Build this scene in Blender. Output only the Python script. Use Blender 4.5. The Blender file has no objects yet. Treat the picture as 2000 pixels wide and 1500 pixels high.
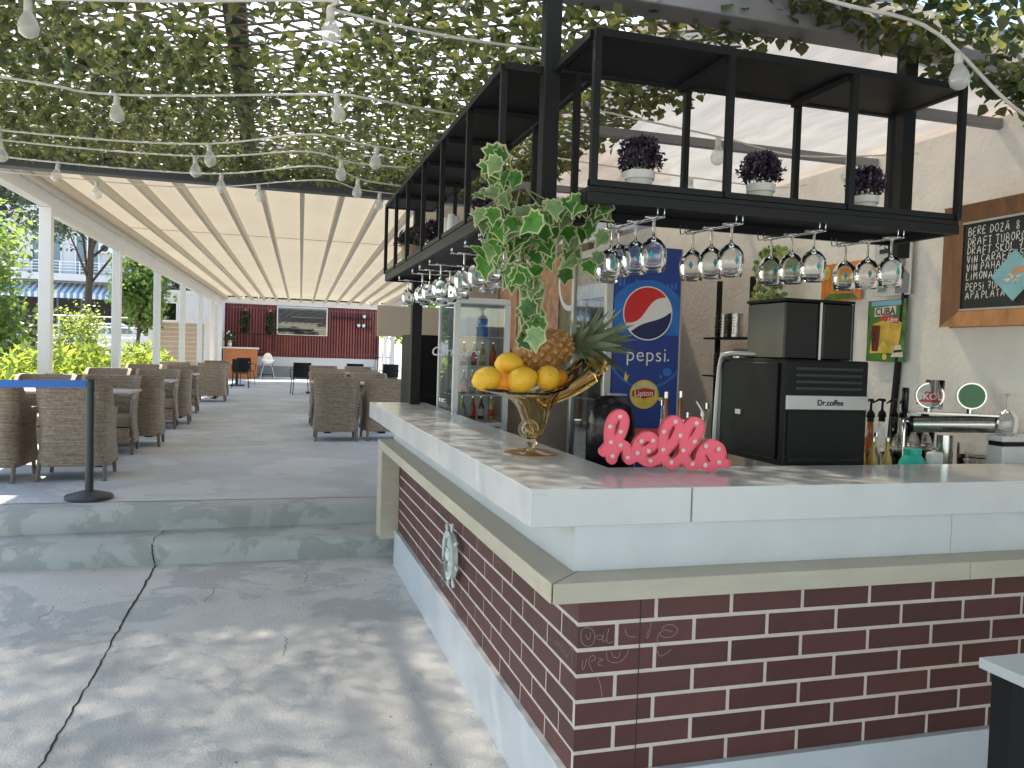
import bpy, bmesh, math, random
import numpy as np
from mathutils import Vector, Matrix, noise

# ------------------------------------------------------------------ camera, light, exposure
SC = bpy.context.scene
COL = SC.collection
rnd = random.Random(7)
YAW, PITCH, ROLL = .2897, .0359, -.0312
_f = Vector((math.sin(YAW)*math.cos(PITCH), math.cos(YAW)*math.cos(PITCH), -math.sin(PITCH)))
_r = Vector((math.cos(YAW), -math.sin(YAW), 0)); _d = _f.cross(_r)
_r2 = math.cos(ROLL)*_r + math.sin(ROLL)*_d; _d2 = -math.sin(ROLL)*_r + math.cos(ROLL)*_d
cam_d = bpy.data.cameras.new('camera'); cam = bpy.data.objects.new('camera', cam_d); COL.objects.link(cam)
cam.matrix_world = Matrix(((_r2.x, -_d2.x, -_f.x, 0), (_r2.y, -_d2.y, -_f.y, 0), (_r2.z, -_d2.z, -_f.z, 1.55), (0, 0, 0, 1)))
cam_d.sensor_width = 36; cam_d.lens = 36*1599.2/2000; cam_d.clip_end = 3000; cam_d.clip_start = .05
SC.camera = cam
SUN = Vector((-.40, 1.0, 1.45)).normalized()           # direction towards the sun
sun_el = math.asin(SUN.z); sun_az = math.atan2(SUN.x, SUN.y)
W = bpy.data.worlds.new('World'); SC.world = W; W.use_nodes = True
wn = W.node_tree.nodes; wl = W.node_tree.links
sky = wn.new('ShaderNodeTexSky'); sky.sky_type = 'NISHITA'; sky.sun_disc = False
sky.sun_elevation = sun_el; sky.sun_rotation = sun_az; sky.dust_density = .5; sky.air_density = 1.2
wn['Background'].inputs['Strength'].default_value = .15
wl.new(sky.outputs[0], wn['Background'].inputs['Color'])
sd = bpy.data.lights.new('sun', 'SUN'); sd.energy = 5.0; sd.angle = math.radians(1.5); sd.color = (1, .90, .75)
so = bpy.data.objects.new('sun', sd); COL.objects.link(so); so.rotation_euler = (-SUN).to_track_quat('-Z', 'Y').to_euler(); so.location = (-8, 10, 15)
SC.view_settings.view_transform = 'Standard'; SC.view_settings.look = 'None'
SC.view_settings.exposure = 1.55; SC.view_settings.gamma = 1
SC.cycles.use_denoising = True
SC.cycles.max_bounces = 10; SC.cycles.transparent_max_bounces = 24; SC.cycles.diffuse_bounces = 5
SC.cycles.sample_clamp_indirect = 8

# ------------------------------------------------------------------ mesh helpers
class B:
    def __init__(s): s.v = []; s.f = []; s.uv = None; s.mi = None
    def add(s, vs, fs):
        o = len(s.v); s.v += [tuple(p) for p in vs]; s.f += [tuple(i+o for i in f) for f in fs]; return s
    def box(s, x0, x1, y0, y1, z0, z1):
        return s.add([(x0,y0,z0),(x1,y0,z0),(x1,y1,z0),(x0,y1,z0),(x0,y0,z1),(x1,y0,z1),(x1,y1,z1),(x0,y1,z1)],
              [(3,2,1,0),(4,5,6,7),(0,1,5,4),(1,2,6,5),(2,3,7,6),(3,0,4,7)])
    def bar(s, p0, p1, w, h, up=(0,0,1)):
        p0 = Vector(p0); p1 = Vector(p1); d = (p1-p0).normalized(); u = Vector(up)
        if abs(d.dot(u)) > .98: u = Vector((0,1,0))
        a = d.cross(u).normalized(); b = a.cross(d).normalized(); a *= w/2; b *= h/2
        return s.add([p0-a-b,p0+a-b,p0+a+b,p0-a+b,p1-a-b,p1+a-b,p1+a+b,p1-a+b],
              [(0,1,2,3),(7,6,5,4),(0,4,5,1),(1,5,6,2),(2,6,7,3),(3,7,4,0)])
    def tube(s, pts, r, n=8, cap=True):
        pts = [Vector(p) for p in pts]; N = len(pts)
        rs = r if isinstance(r, (list, tuple)) else [r]*N
        d = (pts[1]-pts[0]).normalized(); u = Vector((0,0,1)) if abs(d.z) < .9 else Vector((1,0,0))
        a = d.cross(u).normalized(); vs = []
        for i in range(N):
            t = (pts[min(i+1,N-1)]-pts[max(i-1,0)]).normalized()
            a = (a - t*a.dot(t)).normalized(); b = t.cross(a)
            for k in range(n):
                th = 2*math.pi*k/n; vs.append(pts[i]+(a*math.cos(th)+b*math.sin(th))*rs[i])
        fs = [(i*n+k, i*n+(k+1)%n, (i+1)*n+(k+1)%n, (i+1)*n+k) for i in range(N-1) for k in range(n)]
        if cap: fs += [tuple(range(n-1,-1,-1)), tuple((N-1)*n+k for k in range(n))]
        return s.add(vs, fs)
    def cyl(s, p0, p1, r0, r1=None, n=16): return s.tube([p0, p1], [r0, r0 if r1 is None else r1], n)
    def lathe(s, prof, c=(0,0,0), n=24, close=True):
        vs = []; m = len(prof)
        for (r, z) in prof:
            for k in range(n):
                th = 2*math.pi*k/n; vs.append((c[0]+r*math.cos(th), c[1]+r*math.sin(th), c[2]+z))
        fs = [(i*n+k, i*n+(k+1)%n, (i+1)*n+(k+1)%n, (i+1)*n+k) for i in range(m-1) for k in range(n)]
        if close:
            if prof[0][0] > 1e-4: fs.append(tuple(range(n-1,-1,-1)))
            if prof[-1][0] > 1e-4: fs.append(tuple((m-1)*n+k for k in range(n)))
        return s.add(vs, fs)
    def sph(s, c, r, nu=16, nv=10):
        if not isinstance(r, (tuple, list)): r = (r,r,r)
        vs = []; 
        for j in range(1, nv):
            ph = math.pi*j/nv
            for k in range(nu):
                th = 2*math.pi*k/nu
                vs.append((c[0]+r[0]*math.sin(ph)*math.cos(th), c[1]+r[1]*math.sin(ph)*math.sin(th), c[2]+r[2]*math.cos(ph)))
        t = len(vs); vs += [(c[0],c[1],c[2]+r[2]),(c[0],c[1],c[2]-r[2])]
        fs = [(j*nu+k, (j+1)*nu+k, (j+1)*nu+(k+1)%nu, j*nu+(k+1)%nu) for j in range(nv-2) for k in range(nu)]
        fs += [(t, k, (k+1)%nu) for k in range(nu)] + [(t+1, (nv-2)*nu+(k+1)%nu, (nv-2)*nu+k) for k in range(nu)]
        return s.add(vs, fs)
    def prism(s, pts, vec):
        n = len(pts); v = Vector(vec); a = [Vector(p) for p in pts]
        return s.add(a+[p+v for p in a], [tuple(range(n-1,-1,-1)), tuple(range(n,2*n))]+[(i,(i+1)%n,n+(i+1)%n,n+i) for i in range(n)])
    def poly(s, pts): return s.add(pts, [tuple(range(len(pts)))])
    def ribbon(s, pts, w, nrm):
        pts = [Vector(p) for p in pts]; nrm = Vector(nrm); N = len(pts); vs = []
        for i in range(N):
            t = (pts[min(i+1,N-1)]-pts[max(i-1,0)]).normalized(); a = t.cross(nrm).normalized()*(w[i] if isinstance(w, list) else w)/2
            vs += [pts[i]-a, pts[i]+a]
        return s.add(vs, [(2*i,2*i+1,2*i+3,2*i+2) for i in range(N-1)])
    def xf(s, m, start=0):
        for i in range(start, len(s.v)): s.v[i] = tuple(m @ Vector(s.v[i]))
        return s
def wloc(o):
    l = Vector((0,0,0))
    while o: l += o.location; o = o.parent
    return l
def link(name, me, m, parent=None):
    o = bpy.data.objects.new(name, me); COL.objects.link(o)
    if m and not me.materials:
        for x in (m if isinstance(m, (list, tuple)) else [m]): me.materials.append(MAT(x))
    if parent: o.parent = parent
    return o
def mk(name, b, m, parent=None, smooth=False, world=True, bevel=0, seg=1, origin=None, kind=None):
    off = wloc(parent) if (parent and world) else Vector((0,0,0))
    if origin is not None: off = Vector(origin)
    me = bpy.data.meshes.new(name)
    vs = [(p[0]-off.x, p[1]-off.y, p[2]-off.z) for p in b.v] if off.length else b.v
    me.from_pydata(vs, [], b.f)
    if b.mi: me.polygons.foreach_set('material_index', b.mi)
    if b.uv:
        l = me.uv_layers.new(name='UVMap'); fl = []
        for f in b.f:
            for i in f: fl += b.uv[i]
        l.data.foreach_set('uv', fl)
    if smooth: me.polygons.foreach_set('use_smooth', [True]*len(me.polygons))
    me.update()
    if smooth == 'auto': 
        try: me.set_sharp_from_angle(angle=math.radians(40))
        except Exception: pass
    o = link(name, me, m, parent)
    if origin is not None: o.location = off - (wloc(parent) if parent else Vector((0,0,0)))
    if bevel:
        md = o.modifiers.new('bevel', 'BEVEL'); md.width = bevel; md.segments = seg; md.limit_method = 'ANGLE'; md.angle_limit = math.radians(40)
    if kind: o['kind'] = kind
    return o
def tag(o, label, cat, group=None):
    o['label'] = label; o['category'] = cat
    if group: o['group'] = group
    return o
def thing(name, label, cat, loc=(0,0,0), rz=0, group=None):
    o = bpy.data.objects.new(name, None); COL.objects.link(o); o.empty_display_size = .1
    o.location = loc; o.rotation_euler = (0,0,rz); tag(o, label, cat, group); return o
def struct(o): o['kind'] = 'structure'; return o
def dup(o, loc, rz=None, label=None, group=None, scale=None):
    def cp(x, par):
        c = x.copy(); COL.objects.link(c); c.parent = par
        for ch in kids.get(x, []): cp(ch, c)
        return c
    kids = {}
    for x in COL.objects:
        if x.parent: kids.setdefault(x.parent, []).append(x)
    c = cp(o, None); c.location = loc
    if rz is not None: c.rotation_euler = (c.rotation_euler[0], c.rotation_euler[1], rz)
    if scale: c.scale = scale if isinstance(scale, tuple) else (scale,)*3
    if label: c['label'] = label
    if group: c['group'] = group
    return c
def inst(name, me, loc, rot=(0,0,0), sc=1, parent=None):
    o = bpy.data.objects.new(name, me); COL.objects.link(o)
    if parent: o.parent = parent; loc = Vector(loc)-wloc(parent)
    o.location = loc; o.rotation_euler = rot; o.scale = sc if isinstance(sc, tuple) else (sc,sc,sc); return o
def text_mesh(s, size, shear=0, bold=0, ext=.0006, align='CENTER', space=1.0):
    cu = bpy.data.curves.new('t', 'FONT'); cu.body = s; cu.size = size; cu.shear = shear; cu.offset = bold; cu.extrude = ext
    cu.align_x = align; cu.align_y = 'CENTER'; cu.space_character = space; cu.resolution_u = 4
    o = bpy.data.objects.new('t', cu); COL.objects.link(o)
    me = bpy.data.meshes.new_from_object(o.evaluated_get(bpy.context.evaluated_depsgraph_get()))
    bpy.data.objects.remove(o); bpy.data.curves.remove(cu); return me
def text(name, s, size, m, loc, xdir, updir, parent, **k):
    me = text_mesh(s, size, **k); x = Vector(xdir).normalized(); y = Vector(updir).normalized(); z = x.cross(y)
    R3 = Matrix((x, y, z)).transposed(); l = Vector(loc)-(wloc(parent) if parent else Vector((0,0,0)))
    me.transform(Matrix.Translation(l) @ R3.to_4x4()); me.materials.clear()
    return link(name, me, m, parent)
def plate(polys, rad, step, band=None):
    """flat outline of the union of thick strokes (2-D polylines), returned as verts, faces and outline edges"""
    P = [np.array(p, float) for p in polys]; al = np.vstack(P); mn = al.min(0)-rad-2*step; mx = al.max(0)+rad+2*step
    xs = np.arange(mn[0], mx[0], step); ys = np.arange(mn[1], mx[1], step); gx, gy = np.meshgrid(xs, ys, indexing='ij'); D = np.full(gx.shape, 1e9)
    for p in P:
        for a, b in zip(p[:-1], p[1:]):
            ab = b-a; t = np.clip(((gx-a[0])*ab[0]+(gy-a[1])*ab[1])/max(ab@ab,1e-12), 0, 1)
            D = np.minimum(D, np.hypot(gx-a[0]-t*ab[0], gy-a[1]-t*ab[1]))
    S = D-rad
    if band: S = np.maximum(S, -(D-rad+band))
    key = {}; V = []; F = []; E = []
    def vert(k, x, y):
        if k not in key: key[k] = len(V); V.append((x, y))
        return key[k]
    for i in range(len(xs)-1):
        for j in range(len(ys)-1):
            c = [(i,j),(i+1,j),(i+1,j+1),(i,j+1)]; v = [S[q] for q in c]
            if min(v) > 0: continue
            poly = []; cut = []
            for a in range(4):
                b = (a+1)%4
                if v[a] <= 0: poly.append(vert(c[a], xs[c[a][0]], ys[c[a][1]]))
                if (v[a] <= 0) != (v[b] <= 0):
                    t = v[a]/(v[a]-v[b]); x = xs[c[a][0]]*(1-t)+xs[c[b][0]]*t; y = ys[c[a][1]]*(1-t)+ys[c[b][1]]*t
                    q = vert(tuple(sorted((c[a], c[b]))), x, y); poly.append(q); cut.append((q, v[a] <= 0))
            if len(poly) > 2: F.append(tuple(poly))
            if len(cut) == 2:
                E.append((cut[0][0], cut[1][0]) if cut[0][1] else (cut[1][0], cut[0][0]))
    return V, F, E
def plate_solid(polys, rad, step, depth, band=None):
    V, F, E = plate(polys, rad, step, band); n = len(V); b = B()
    b.add([(x, 0, y) for x, y in V]+[(x, depth, y) for x, y in V], F+[tuple(n+i for i in reversed(f)) for f in F]+[(a, a+n, c+n, c) for a, c in E])
    return b
def smooth_path(pts, n=6):
    P = [Vector((*p, 0)) if len(p) == 2 else Vector(p) for p in pts]; out = []
    for i in range(len(P)-1):
        p0 = P[max(i-1,0)]; p1 = P[i]; p2 = P[i+1]; p3 = P[min(i+2,len(P)-1)]
        for k in range(n):
            t = k/n; out.append(.5*((2*p1)+(p2-p0)*t+(2*p0-5*p1+4*p2-p3)*t*t+(3*p1-p0-3*p2+p3)*t**3))
    out.append(P[-1]); return out

# ------------------------------------------------------------------ materials
_M = {}
def MAT(m): return _M[m] if isinstance(m, str) else m
def srgb(h):
    c = [int(h[i:i+2],16)/255 for i in (0,2,4)]
    return tuple(x/12.92 if x <= .04045 else ((x+.055)/1.055)**2.4 for x in c)
def M(name, col, rough=.5, metal=0, var=.12, vs=6, bump=0, bs=60, spec=.5, coat=0, trans=0, emit=0, rand=0, stretch=None, isl=0, tcol=None, alpha=None):
    m = bpy.data.materials.new(name); m.use_nodes = True; _M[name] = m; nt = m.node_tree; N = nt.nodes; L = nt.links
    p = N['Principled BSDF']; out = N['Material Output']
    if isinstance(col, str): col = srgb(col)
    p.inputs['Roughness'].default_value = rough; p.inputs['Metallic'].default_value = metal
    p.inputs['Specular IOR Level'].default_value = spec; p.inputs['Coat Weight'].default_value = coat
    tc = N.new('ShaderNodeTexCoord'); mp = N.new('ShaderNodeMapping'); L.new(tc.outputs['Object'], mp.inputs[0])
    if stretch: mp.inputs['Scale'].default_value = stretch
    nz = N.new('ShaderNodeTexNoise'); nz.inputs['Scale'].default_value = vs; nz.inputs['Detail'].default_value = 6; nz.inputs['Roughness'].default_value = .6
    L.new(mp.outputs[0], nz.inputs['Vector'])
    mr = N.new('ShaderNodeMapRange'); mr.inputs[1].default_value = .3; mr.inputs[2].default_value = .7; mr.inputs[3].default_value = 1-var; mr.inputs[4].default_value = 1+var
    L.new(nz.outputs['Fac'], mr.inputs[0])
    val = mr.outputs[0]
    if rand or isl:
        src = N.new('ShaderNodeObjectInfo').outputs['Random'] if rand else N.new('ShaderNodeNewGeometry').outputs['Random Per Island']
        m2 = N.new('ShaderNodeMapRange'); a = rand or isl; m2.inputs[3].default_value = 1-a; m2.inputs[4].default_value = 1+a; L.new(src, m2.inputs[0])
        ml = N.new('ShaderNodeMath'); ml.operation = 'MULTIPLY'; L.new(val, ml.inputs[0]); L.new(m2.outputs[0], ml.inputs[1]); val = ml.outputs[0]
    vm = N.new('ShaderNodeVectorMath'); vm.operation = 'SCALE'; vm.inputs[0].default_value = col; L.new(val, vm.inputs['Scale'])
    L.new(vm.outputs[0], p.inputs['Base Color'])
    rr = N.new('ShaderNodeMapRange'); rr.inputs[3].default_value = max(rough-.1,.02); rr.inputs[4].default_value = min(rough+.1,1); L.new(nz.outputs['Fac'], rr.inputs[0]); L.new(rr.outputs[0], p.inputs['Roughness'])
    if bump:
        n2 = N.new('ShaderNodeTexNoise'); n2.inputs['Scale'].default_value = bs; n2.inputs['Detail'].default_value = 4; L.new(mp.outputs[0], n2.inputs['Vector'])
        bp = N.new('ShaderNodeBump'); bp.inputs['Strength'].default_value = bump; bp.inputs['Distance'].default_value = .02; L.new(n2.outputs['Fac'], bp.inputs['Height']); L.new(bp.outputs[0], p.inputs['Normal'])
    if trans:
        t = N.new('ShaderNodeBsdfTranslucent'); mx = N.new('ShaderNodeMixShader'); mx.inputs[0].default_value = trans
        if tcol: t.inputs['Color'].default_value = (*tcol, 1)
        else: L.new(vm.outputs[0], t.inputs['Color'])
        L.new(p.outputs[0], mx.inputs[1]); L.new(t.outputs[0], mx.inputs[2]); L.new(mx.outputs[0], out.inputs[0])
        if alpha is not None:
            tr = N.new('ShaderNodeBsdfTransparent'); tr.inputs[0].default_value = (1,.88,.72,1) if name == 'fabric_awning' else (1,1,1,1); m3 = N.new('ShaderNodeMixShader'); m3.inputs[0].default_value = alpha
            L.new(tr.outputs[0], m3.inputs[1]); L.new(mx.outputs[0], m3.inputs[2]); L.new(m3.outputs[0], out.inputs[0])
    if emit: p.inputs['Emission Color'].default_value = (*col, 1); p.inputs['Emission Strength'].default_value = emit
    return m
def GLASS(name, tint=(1,1,1), refl=.9, rough=.02, body=.0):
    """thin-walled clear glass: see-through, reflecting more towards grazing angles"""
    m = bpy.data.materials.new(name); m.use_nodes = True; _M[name] = m; nt = m.node_tree; N = nt.nodes; L = nt.links; N.remove(N['Principled BSDF'])
    t = N.new('ShaderNodeBsdfTransparent'); t.inputs[0].default_value = (*tint, 1); g = N.new('ShaderNodeBsdfGlossy'); g.inputs['Roughness'].default_value = rough
    fr = N.new('ShaderNodeLayerWeight'); fr.inputs[0].default_value = .35
    mr = N.new('ShaderNodeMapRange'); mr.inputs[3].default_value = .06; mr.inputs[4].default_value = refl; pw = N.new('ShaderNodeMath'); pw.operation = 'POWER'; pw.inputs[1].default_value = 1.6
    L.new(fr.outputs['Facing'], pw.inputs[0]); L.new(pw.outputs[0], mr.inputs[0])
    mx = N.new('ShaderNodeMixShader'); L.new(mr.outputs[0], mx.inputs[0]); L.new(t.outputs[0], mx.inputs[1]); L.new(g.outputs[0], mx.inputs[2]); last = mx
    if body:
        d = N.new('ShaderNodeBsdfDiffuse'); d.inputs[0].default_value = (*tint, 1); m2 = N.new('ShaderNodeMixShader'); m2.inputs[0].default_value = body
        L.new(mx.outputs[0], m2.inputs[1]); L.new(d.outputs[0], m2.inputs[2]); last = m2
    L.new(last.outputs[0], N['Material Output'].inputs[0]); return m
def concrete(name, base, patch, pscale=1.1, stain=.5):
    m = M(name, base, rough=.75, var=.10, vs=2.2, bump=.35, bs=90, spec=.35); nt = m.node_tree; N = nt.nodes; L = nt.links; p = N['Principled BSDF']
    src = p.inputs['Base Color'].links[0].from_socket; tc = N['Texture Coordinate']
    def ns(scale, detail, lo, hi, a, b, rough=.6, dist=0):
        n = N.new('ShaderNodeTexNoise'); n.inputs['Scale'].default_value = scale; n.inputs['Detail'].default_value = detail; n.inputs['Roughness'].default_value = rough; n.inputs['Distortion'].default_value = dist
        L.new(tc.outputs['Object'], n.inputs['Vector']); r = N.new('ShaderNodeMapRange'); r.inputs[1].default_value = lo; r.inputs[2].default_value = hi; r.inputs[3].default_value = a; r.inputs[4].default_value = b; L.new(n.outputs['Fac'], r.inputs[0]); return r.outputs[0]
    fac = ns(pscale, 9, .515, .55, 0, stain, .66, .5); mx = N.new('ShaderNodeMix'); mx.data_type = 'RGBA'; L.new(fac, mx.inputs[0]); L.new(src, mx.inputs[6]); mx.inputs[7].default_value = (*(srgb(patch) if isinstance(patch, str) else patch), 1)
    sp = ns(38, 3, .66, .72, 1, .72); s2 = ns(9, 8, .62, .68, 1, .86, .7); s3 = ns(.5, 3, .3, .7, .9, 1.1)
    a = N.new('ShaderNodeMath'); a.operation = 'MULTIPLY'; L.new(sp, a.inputs[0]); L.new(s2, a.inputs[1]); a2 = N.new('ShaderNodeMath'); a2.operation = 'MULTIPLY'; L.new(a.outputs[0], a2.inputs[0]); L.new(s3, a2.inputs[1])
    v = N.new('ShaderNodeVectorMath'); v.operation = 'SCALE'; L.new(mx.outputs[2], v.inputs[0]); L.new(a2.outputs[0], v.inputs['Scale']); L.new(v.outputs[0], p.inputs['Base Color'])
    return m
concrete('concrete_low', (.62,.595,.565), (.42,.42,.425), 1.2, .7)
concrete('concrete_terrace', (.47,.495,.535), (.57,.59,.61), .9, .75)
concrete('concrete_step', (.48,.495,.48), (.33,.345,.33), 1.9, .7)
M('crack', (.03,.03,.03), 1, var=.3, vs=30)
M('earth', (.36,.35,.32), .95, var=.35, vs=.6, bump=.5, bs=6)
M('grass', (.11,.16,.045), .9, var=.4, vs=3, bump=.4, bs=20)
M('paving', (.62,.60,.56), .9, var=.12, vs=2)
M('plaster', (.80,.775,.73), .9, var=.07, vs=4, bump=.22, bs=34, spec=.2)
M('white_lam', (.61,.62,.63), .33, var=.06, vs=3.5, bump=.03, bs=15, spec=.5)
M('white_top', (.63,.625,.615), .20, var=.05, vs=5, bump=.03, bs=9, spec=.5)
M('trim', (.50,.445,.345), .5, var=.07, vs=5, bump=.06, bs=30, stretch=(1,1,6))
M('brick', (.100,.031,.026), .5, var=.14, vs=9, rand=.2, bump=.08, bs=60)
M('mortar', (.68,.56,.48), .8, var=.08, vs=20, bump=.1)
M('scratch', (.40,.26,.25), .8, var=.2, vs=40)
M('black_metal', (.008,.009,.010), .5, var=.2, vs=5, spec=.3)
M('dark_steel', (.085,.092,.10), .5, var=.1, vs=3, spec=.4)
M('grey_steel', (.22,.22,.225), .5, var=.08, vs=3)
M('white_metal', (.74,.735,.72), .4, var=.03, vs=3)
M('cream_metal', (.60,.55,.47), .45, var=.05, vs=3)
M('fabric_roof', (.50,.44,.33), .9, var=.06, vs=.8, trans=.26, spec=.1)
M('fabric_awning', (.44,.385,.33), .9, var=.20, vs=3.0, trans=.30, spec=.1, stretch=(4,.5,1), alpha=.90)  # stretched noise paints streaks of tree shadow into the fabric colour
M('poly_sheet', (.85,.85,.84), .5, var=.05, vs=2, trans=.6, alpha=.45, spec=.1)
M('rail_tan', (.50,.44,.345), .5, var=.06, vs=3)
M('seam', (.50,.24,.12), .9)
M('lattice', (.17,.125,.075), .85, var=.3, vs=8)
M('leaf_a', (.090,.105,.036), .45, var=.25, vs=25, isl=.6, trans=.42, tcol=(.24,.26,.075))
M('leaf_b', (.055,.080,.034), .42, var=.25, vs=25, isl=.5, trans=.36, tcol=(.15,.19,.06))
M('cable', (.68,.66,.60), .5)
GLASS('bulb', (.93,.93,.90), .85, .08, .34)
M('socket', (.62,.60,.54), .5)
M('chrome', (.62,.62,.62), .16, 1, var=.05)
M('steel', (.55,.55,.54), .28, 1, var=.06, vs=12)
GLASS('glass', (.975,.98,.98), .9, .02, .012)
GLASS('pane', (.90,.93,.93), .6, .02)
GLASS('smoke', (.03,.03,.034), .28, .08, .5)
GLASS('amber', (.90,.66,.32), .9, .03, .08)
GLASS('clear_amber', (.95,.85,.62), .95, .03, .03)
M('print', (.015,.28,.32), .5)
M('glass_real', (.97,.98,.98), .02, var=0); _g = _M['glass_real'].node_tree.nodes['Principled BSDF']; _g.inputs['Transmission Weight'].default_value = 1; _g.inputs['IOR'].default_value = 1.42
M('tumbler', (.97,.98,.98), .02, var=0); _g = _M['tumbler'].node_tree.nodes['Principled BSDF']; _g.inputs['Transmission Weight'].default_value = 1; _g.inputs['IOR'].default_value = 1.42
for _n, _c in (('amber_real',(.86,.58,.20)),('amber_pale',(.95,.84,.58))):
    M(_n, _c, .03, var=0); _g = _M[_n].node_tree.nodes['Principled BSDF']; _g.inputs['Transmission Weight'].default_value = 1; _g.inputs['IOR'].default_value = 1.38
M('ivy_yellow', (.24,.33,.045), .45, var=.3, vs=26, rand=.4, trans=.3)
M('lemon', (.82,.46,.025), .38, var=.08, vs=6, bump=.22, bs=190, spec=.5)
M('orange', (.80,.27,.015), .40, var=.08, vs=6, bump=.25, bs=170)
M('lemon_end', (.42,.33,.06), .7)
M('pine_skin', (.36,.17,.05), .55, var=.4, vs=40, bump=.3, bs=90)
M('pine_eye', (.52,.31,.12), .6, var=.3, vs=60)
M('pine_leaf', (.15,.19,.10), .5, var=.3, vs=14, rand=.35, trans=.12)
M('pink', (.92,.11,.175), .35, var=.03, vs=6)
M('pink_bulb', (.85,.58,.58), .4)
M('ivy_green', (.055,.19,.024), .42, var=.35, vs=30, rand=.6, trans=.25, tcol=(.09,.26,.03))
M('ivy_pale', (.19,.30,.12), .45, var=.3, vs=26, rand=.4, trans=.25)
M('ivy_cream', (.52,.53,.30), .5, var=.15, vs=20, rand=.15, trans=.3)
M('stem', (.22,.26,.10), .7)
M('pot_white', (.76,.76,.74), .5, var=.04)
M('purple', (.048,.032,.060), .6, var=.5, vs=30, isl=.7)
M('grey_leaf', (.10,.115,.085), .7, var=.4, isl=.4)
M('soil', (.03,.022,.016), 1)
M('basket', (.42,.33,.22), .8, var=.25, vs=40, bump=.5, bs=60)
M('black_plastic', (.006,.0065,.007), .5, var=.15, vs=10, spec=.22)
M('black_gloss', (.006,.007,.008), .22, var=.1, spec=.35)
M('silver', (.46,.46,.45), .4, .6, var=.04)
M('alu', (.50,.50,.49), .35, .8, var=.05)
M('pepsi_blue', (.010,.045,.26), .32, var=.15, vs=3)
M('pepsi_sky', (.016,.15,.52), .35, var=.25, vs=7)
M('pepsi_dark', (.008,.018,.10), .35)
M('pepsi_red', (.66,.018,.02), .35); M('white_ink', (.80,.80,.80), .4, var=.02)
M('lipton_yellow', (.72,.55,.06), .4, var=.2, vs=20); M('lipton_red', (.50,.02,.02), .4)
M('fridge_white', (.76,.77,.78), .35, var=.03); M('fridge_in', (.62,.64,.65), .5)
M('brown_panel', (.13,.085,.060), .6, var=.2, vs=4); M('photo_a', (.42,.20,.10), .5, var=.5, vs=14); M('photo_b', (.50,.40,.24), .5, var=.4, vs=18); M('photo_c', (.17,.15,.06), .5, var=.6, vs=20)
M('beige', (.52,.44,.36), .6, var=.05, vs=3)
M('wood_pale', (.55,.38,.24), .6, var=.15, vs=3, stretch=(1,1,14))
M('wood_orange', (.42,.145,.045), .45, var=.2, vs=3, stretch=(1,1,14))
M('wood_frame', (.205,.085,.030), .42, var=.3, vs=3, stretch=(8,8,1.5), bump=.1, bs=30)
M('wood_light_and_lit', (.42,.20,.07), .42, var=.25, vs=3, stretch=(8,8,1.5))
M('chalkboard', (.018,.024,.022), .7, var=.35, vs=7); M('chalk', (.70,.70,.66), .95, var=.25, vs=60)
M('grey_bead', (.45,.44,.42), .6)
M('wicker', (.42,.33,.25), .6, var=.2, vs=30, rand=.08)
M('wicker_leg', (.15,.12,.10), .6, var=.2, vs=20)
M('table_top', (.36,.31,.28), .35, var=.1, vs=8)
M('belt_blue', (.035,.15,.52), .6, var=.05); M('post_green', (.022,.036,.034), .45); M('base_blue', (.03,.037,.05), .5)
M('red_slat', (.21,.05,.04), .55, var=.25, vs=3, rand=.25); M('red_back', (.085,.014,.012), .8)
M('far_white', (.62,.60,.58), .8, var=.05); M('dark_room', (.035,.045,.048), .7, var=.4, vs=3)
M('plastic_white', (.70,.70,.68), .4)
M('teal', (.03,.52,.42), .4, var=.05)
M('amber_liquid', (.35,.10,.02), .2); M('yellow_liquid', (.52,.38,.10), .2); M('dark_bottle', (.03,.022,.015), .12); M('label_cream', (.65,.60,.50), .6); M('label_red', (.55,.05,.03), .5)
M('green_badge', (.02,.16,.05), .3); M('poster_green', (.06,.17,.03), .5, var=.6, vs=16); M('poster_yellow', (.62,.42,.06), .5, var=.35, vs=14); M('poster_white', (.56,.57,.56), .5, var=.08, vs=4); M('poster_orange', (.60,.20,.04), .5, var=.3, vs=20); M('poster_black', (.02,.02,.02), .5); M('poster_grey', (.20,.21,.22), .5, var=.2, vs=10); M('poster_sky', (.20,.42,.62), .5); M('cola', (.12,.025,.015), .3, var=.3, vs=30)
M('card_blue', (.25,.52,.58), .5, var=.15, vs=8); M('shell', (.62,.58,.52), .5, var=.3, vs=30); M('sand', (.60,.33,.17), .6)
M('wheel_paint', (.64,.68,.66), .7, var=.2, vs=14, bump=.2, bs=60); M('net', (.20,.19,.16), .9)
M('house_wall', (.62,.60,.585), .9, var=.05, vs=1); M('house_glass', (.14,.19,.22), .15); M('house_dark', (.06,.055,.05), .8, var=.3); M('stripe_blue', (.18,.27,.36), .8); M('stripe_white', (.66,.68,.68), .8)
M('car_white', (.62,.64,.66), .22, coat=.5); M('car_dark', (.20,.23,.26), .2, coat=.4); M('tyre', (.02,.02,.02), .8)
M('bark', (.085,.062,.045), .9, var=.4, vs=12, bump=.6, bs=25)
M('tree_leaf', (.11,.17,.045), .5, var=.2, vs=2, isl=.6, trans=.45, tcol=(.36,.50,.10))
M('pine_needle', (.055,.090,.050), .6, var=.2, vs=2, isl=.5, trans=.2)
M('bush_leaf', (.17,.24,.06), .5, var=.2, vs=2, isl=.5, trans=.45, tcol=(.48,.58,.12))
M('laurel_leaf', (.15,.23,.045), .25, var=.2, vs=3, isl=.55, trans=.45, tcol=(.46,.56,.08), spec=.7)
M('dry_leaf', (.26,.22,.09), .7, var=.2, vs=2, isl=.5, trans=.3)
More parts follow.
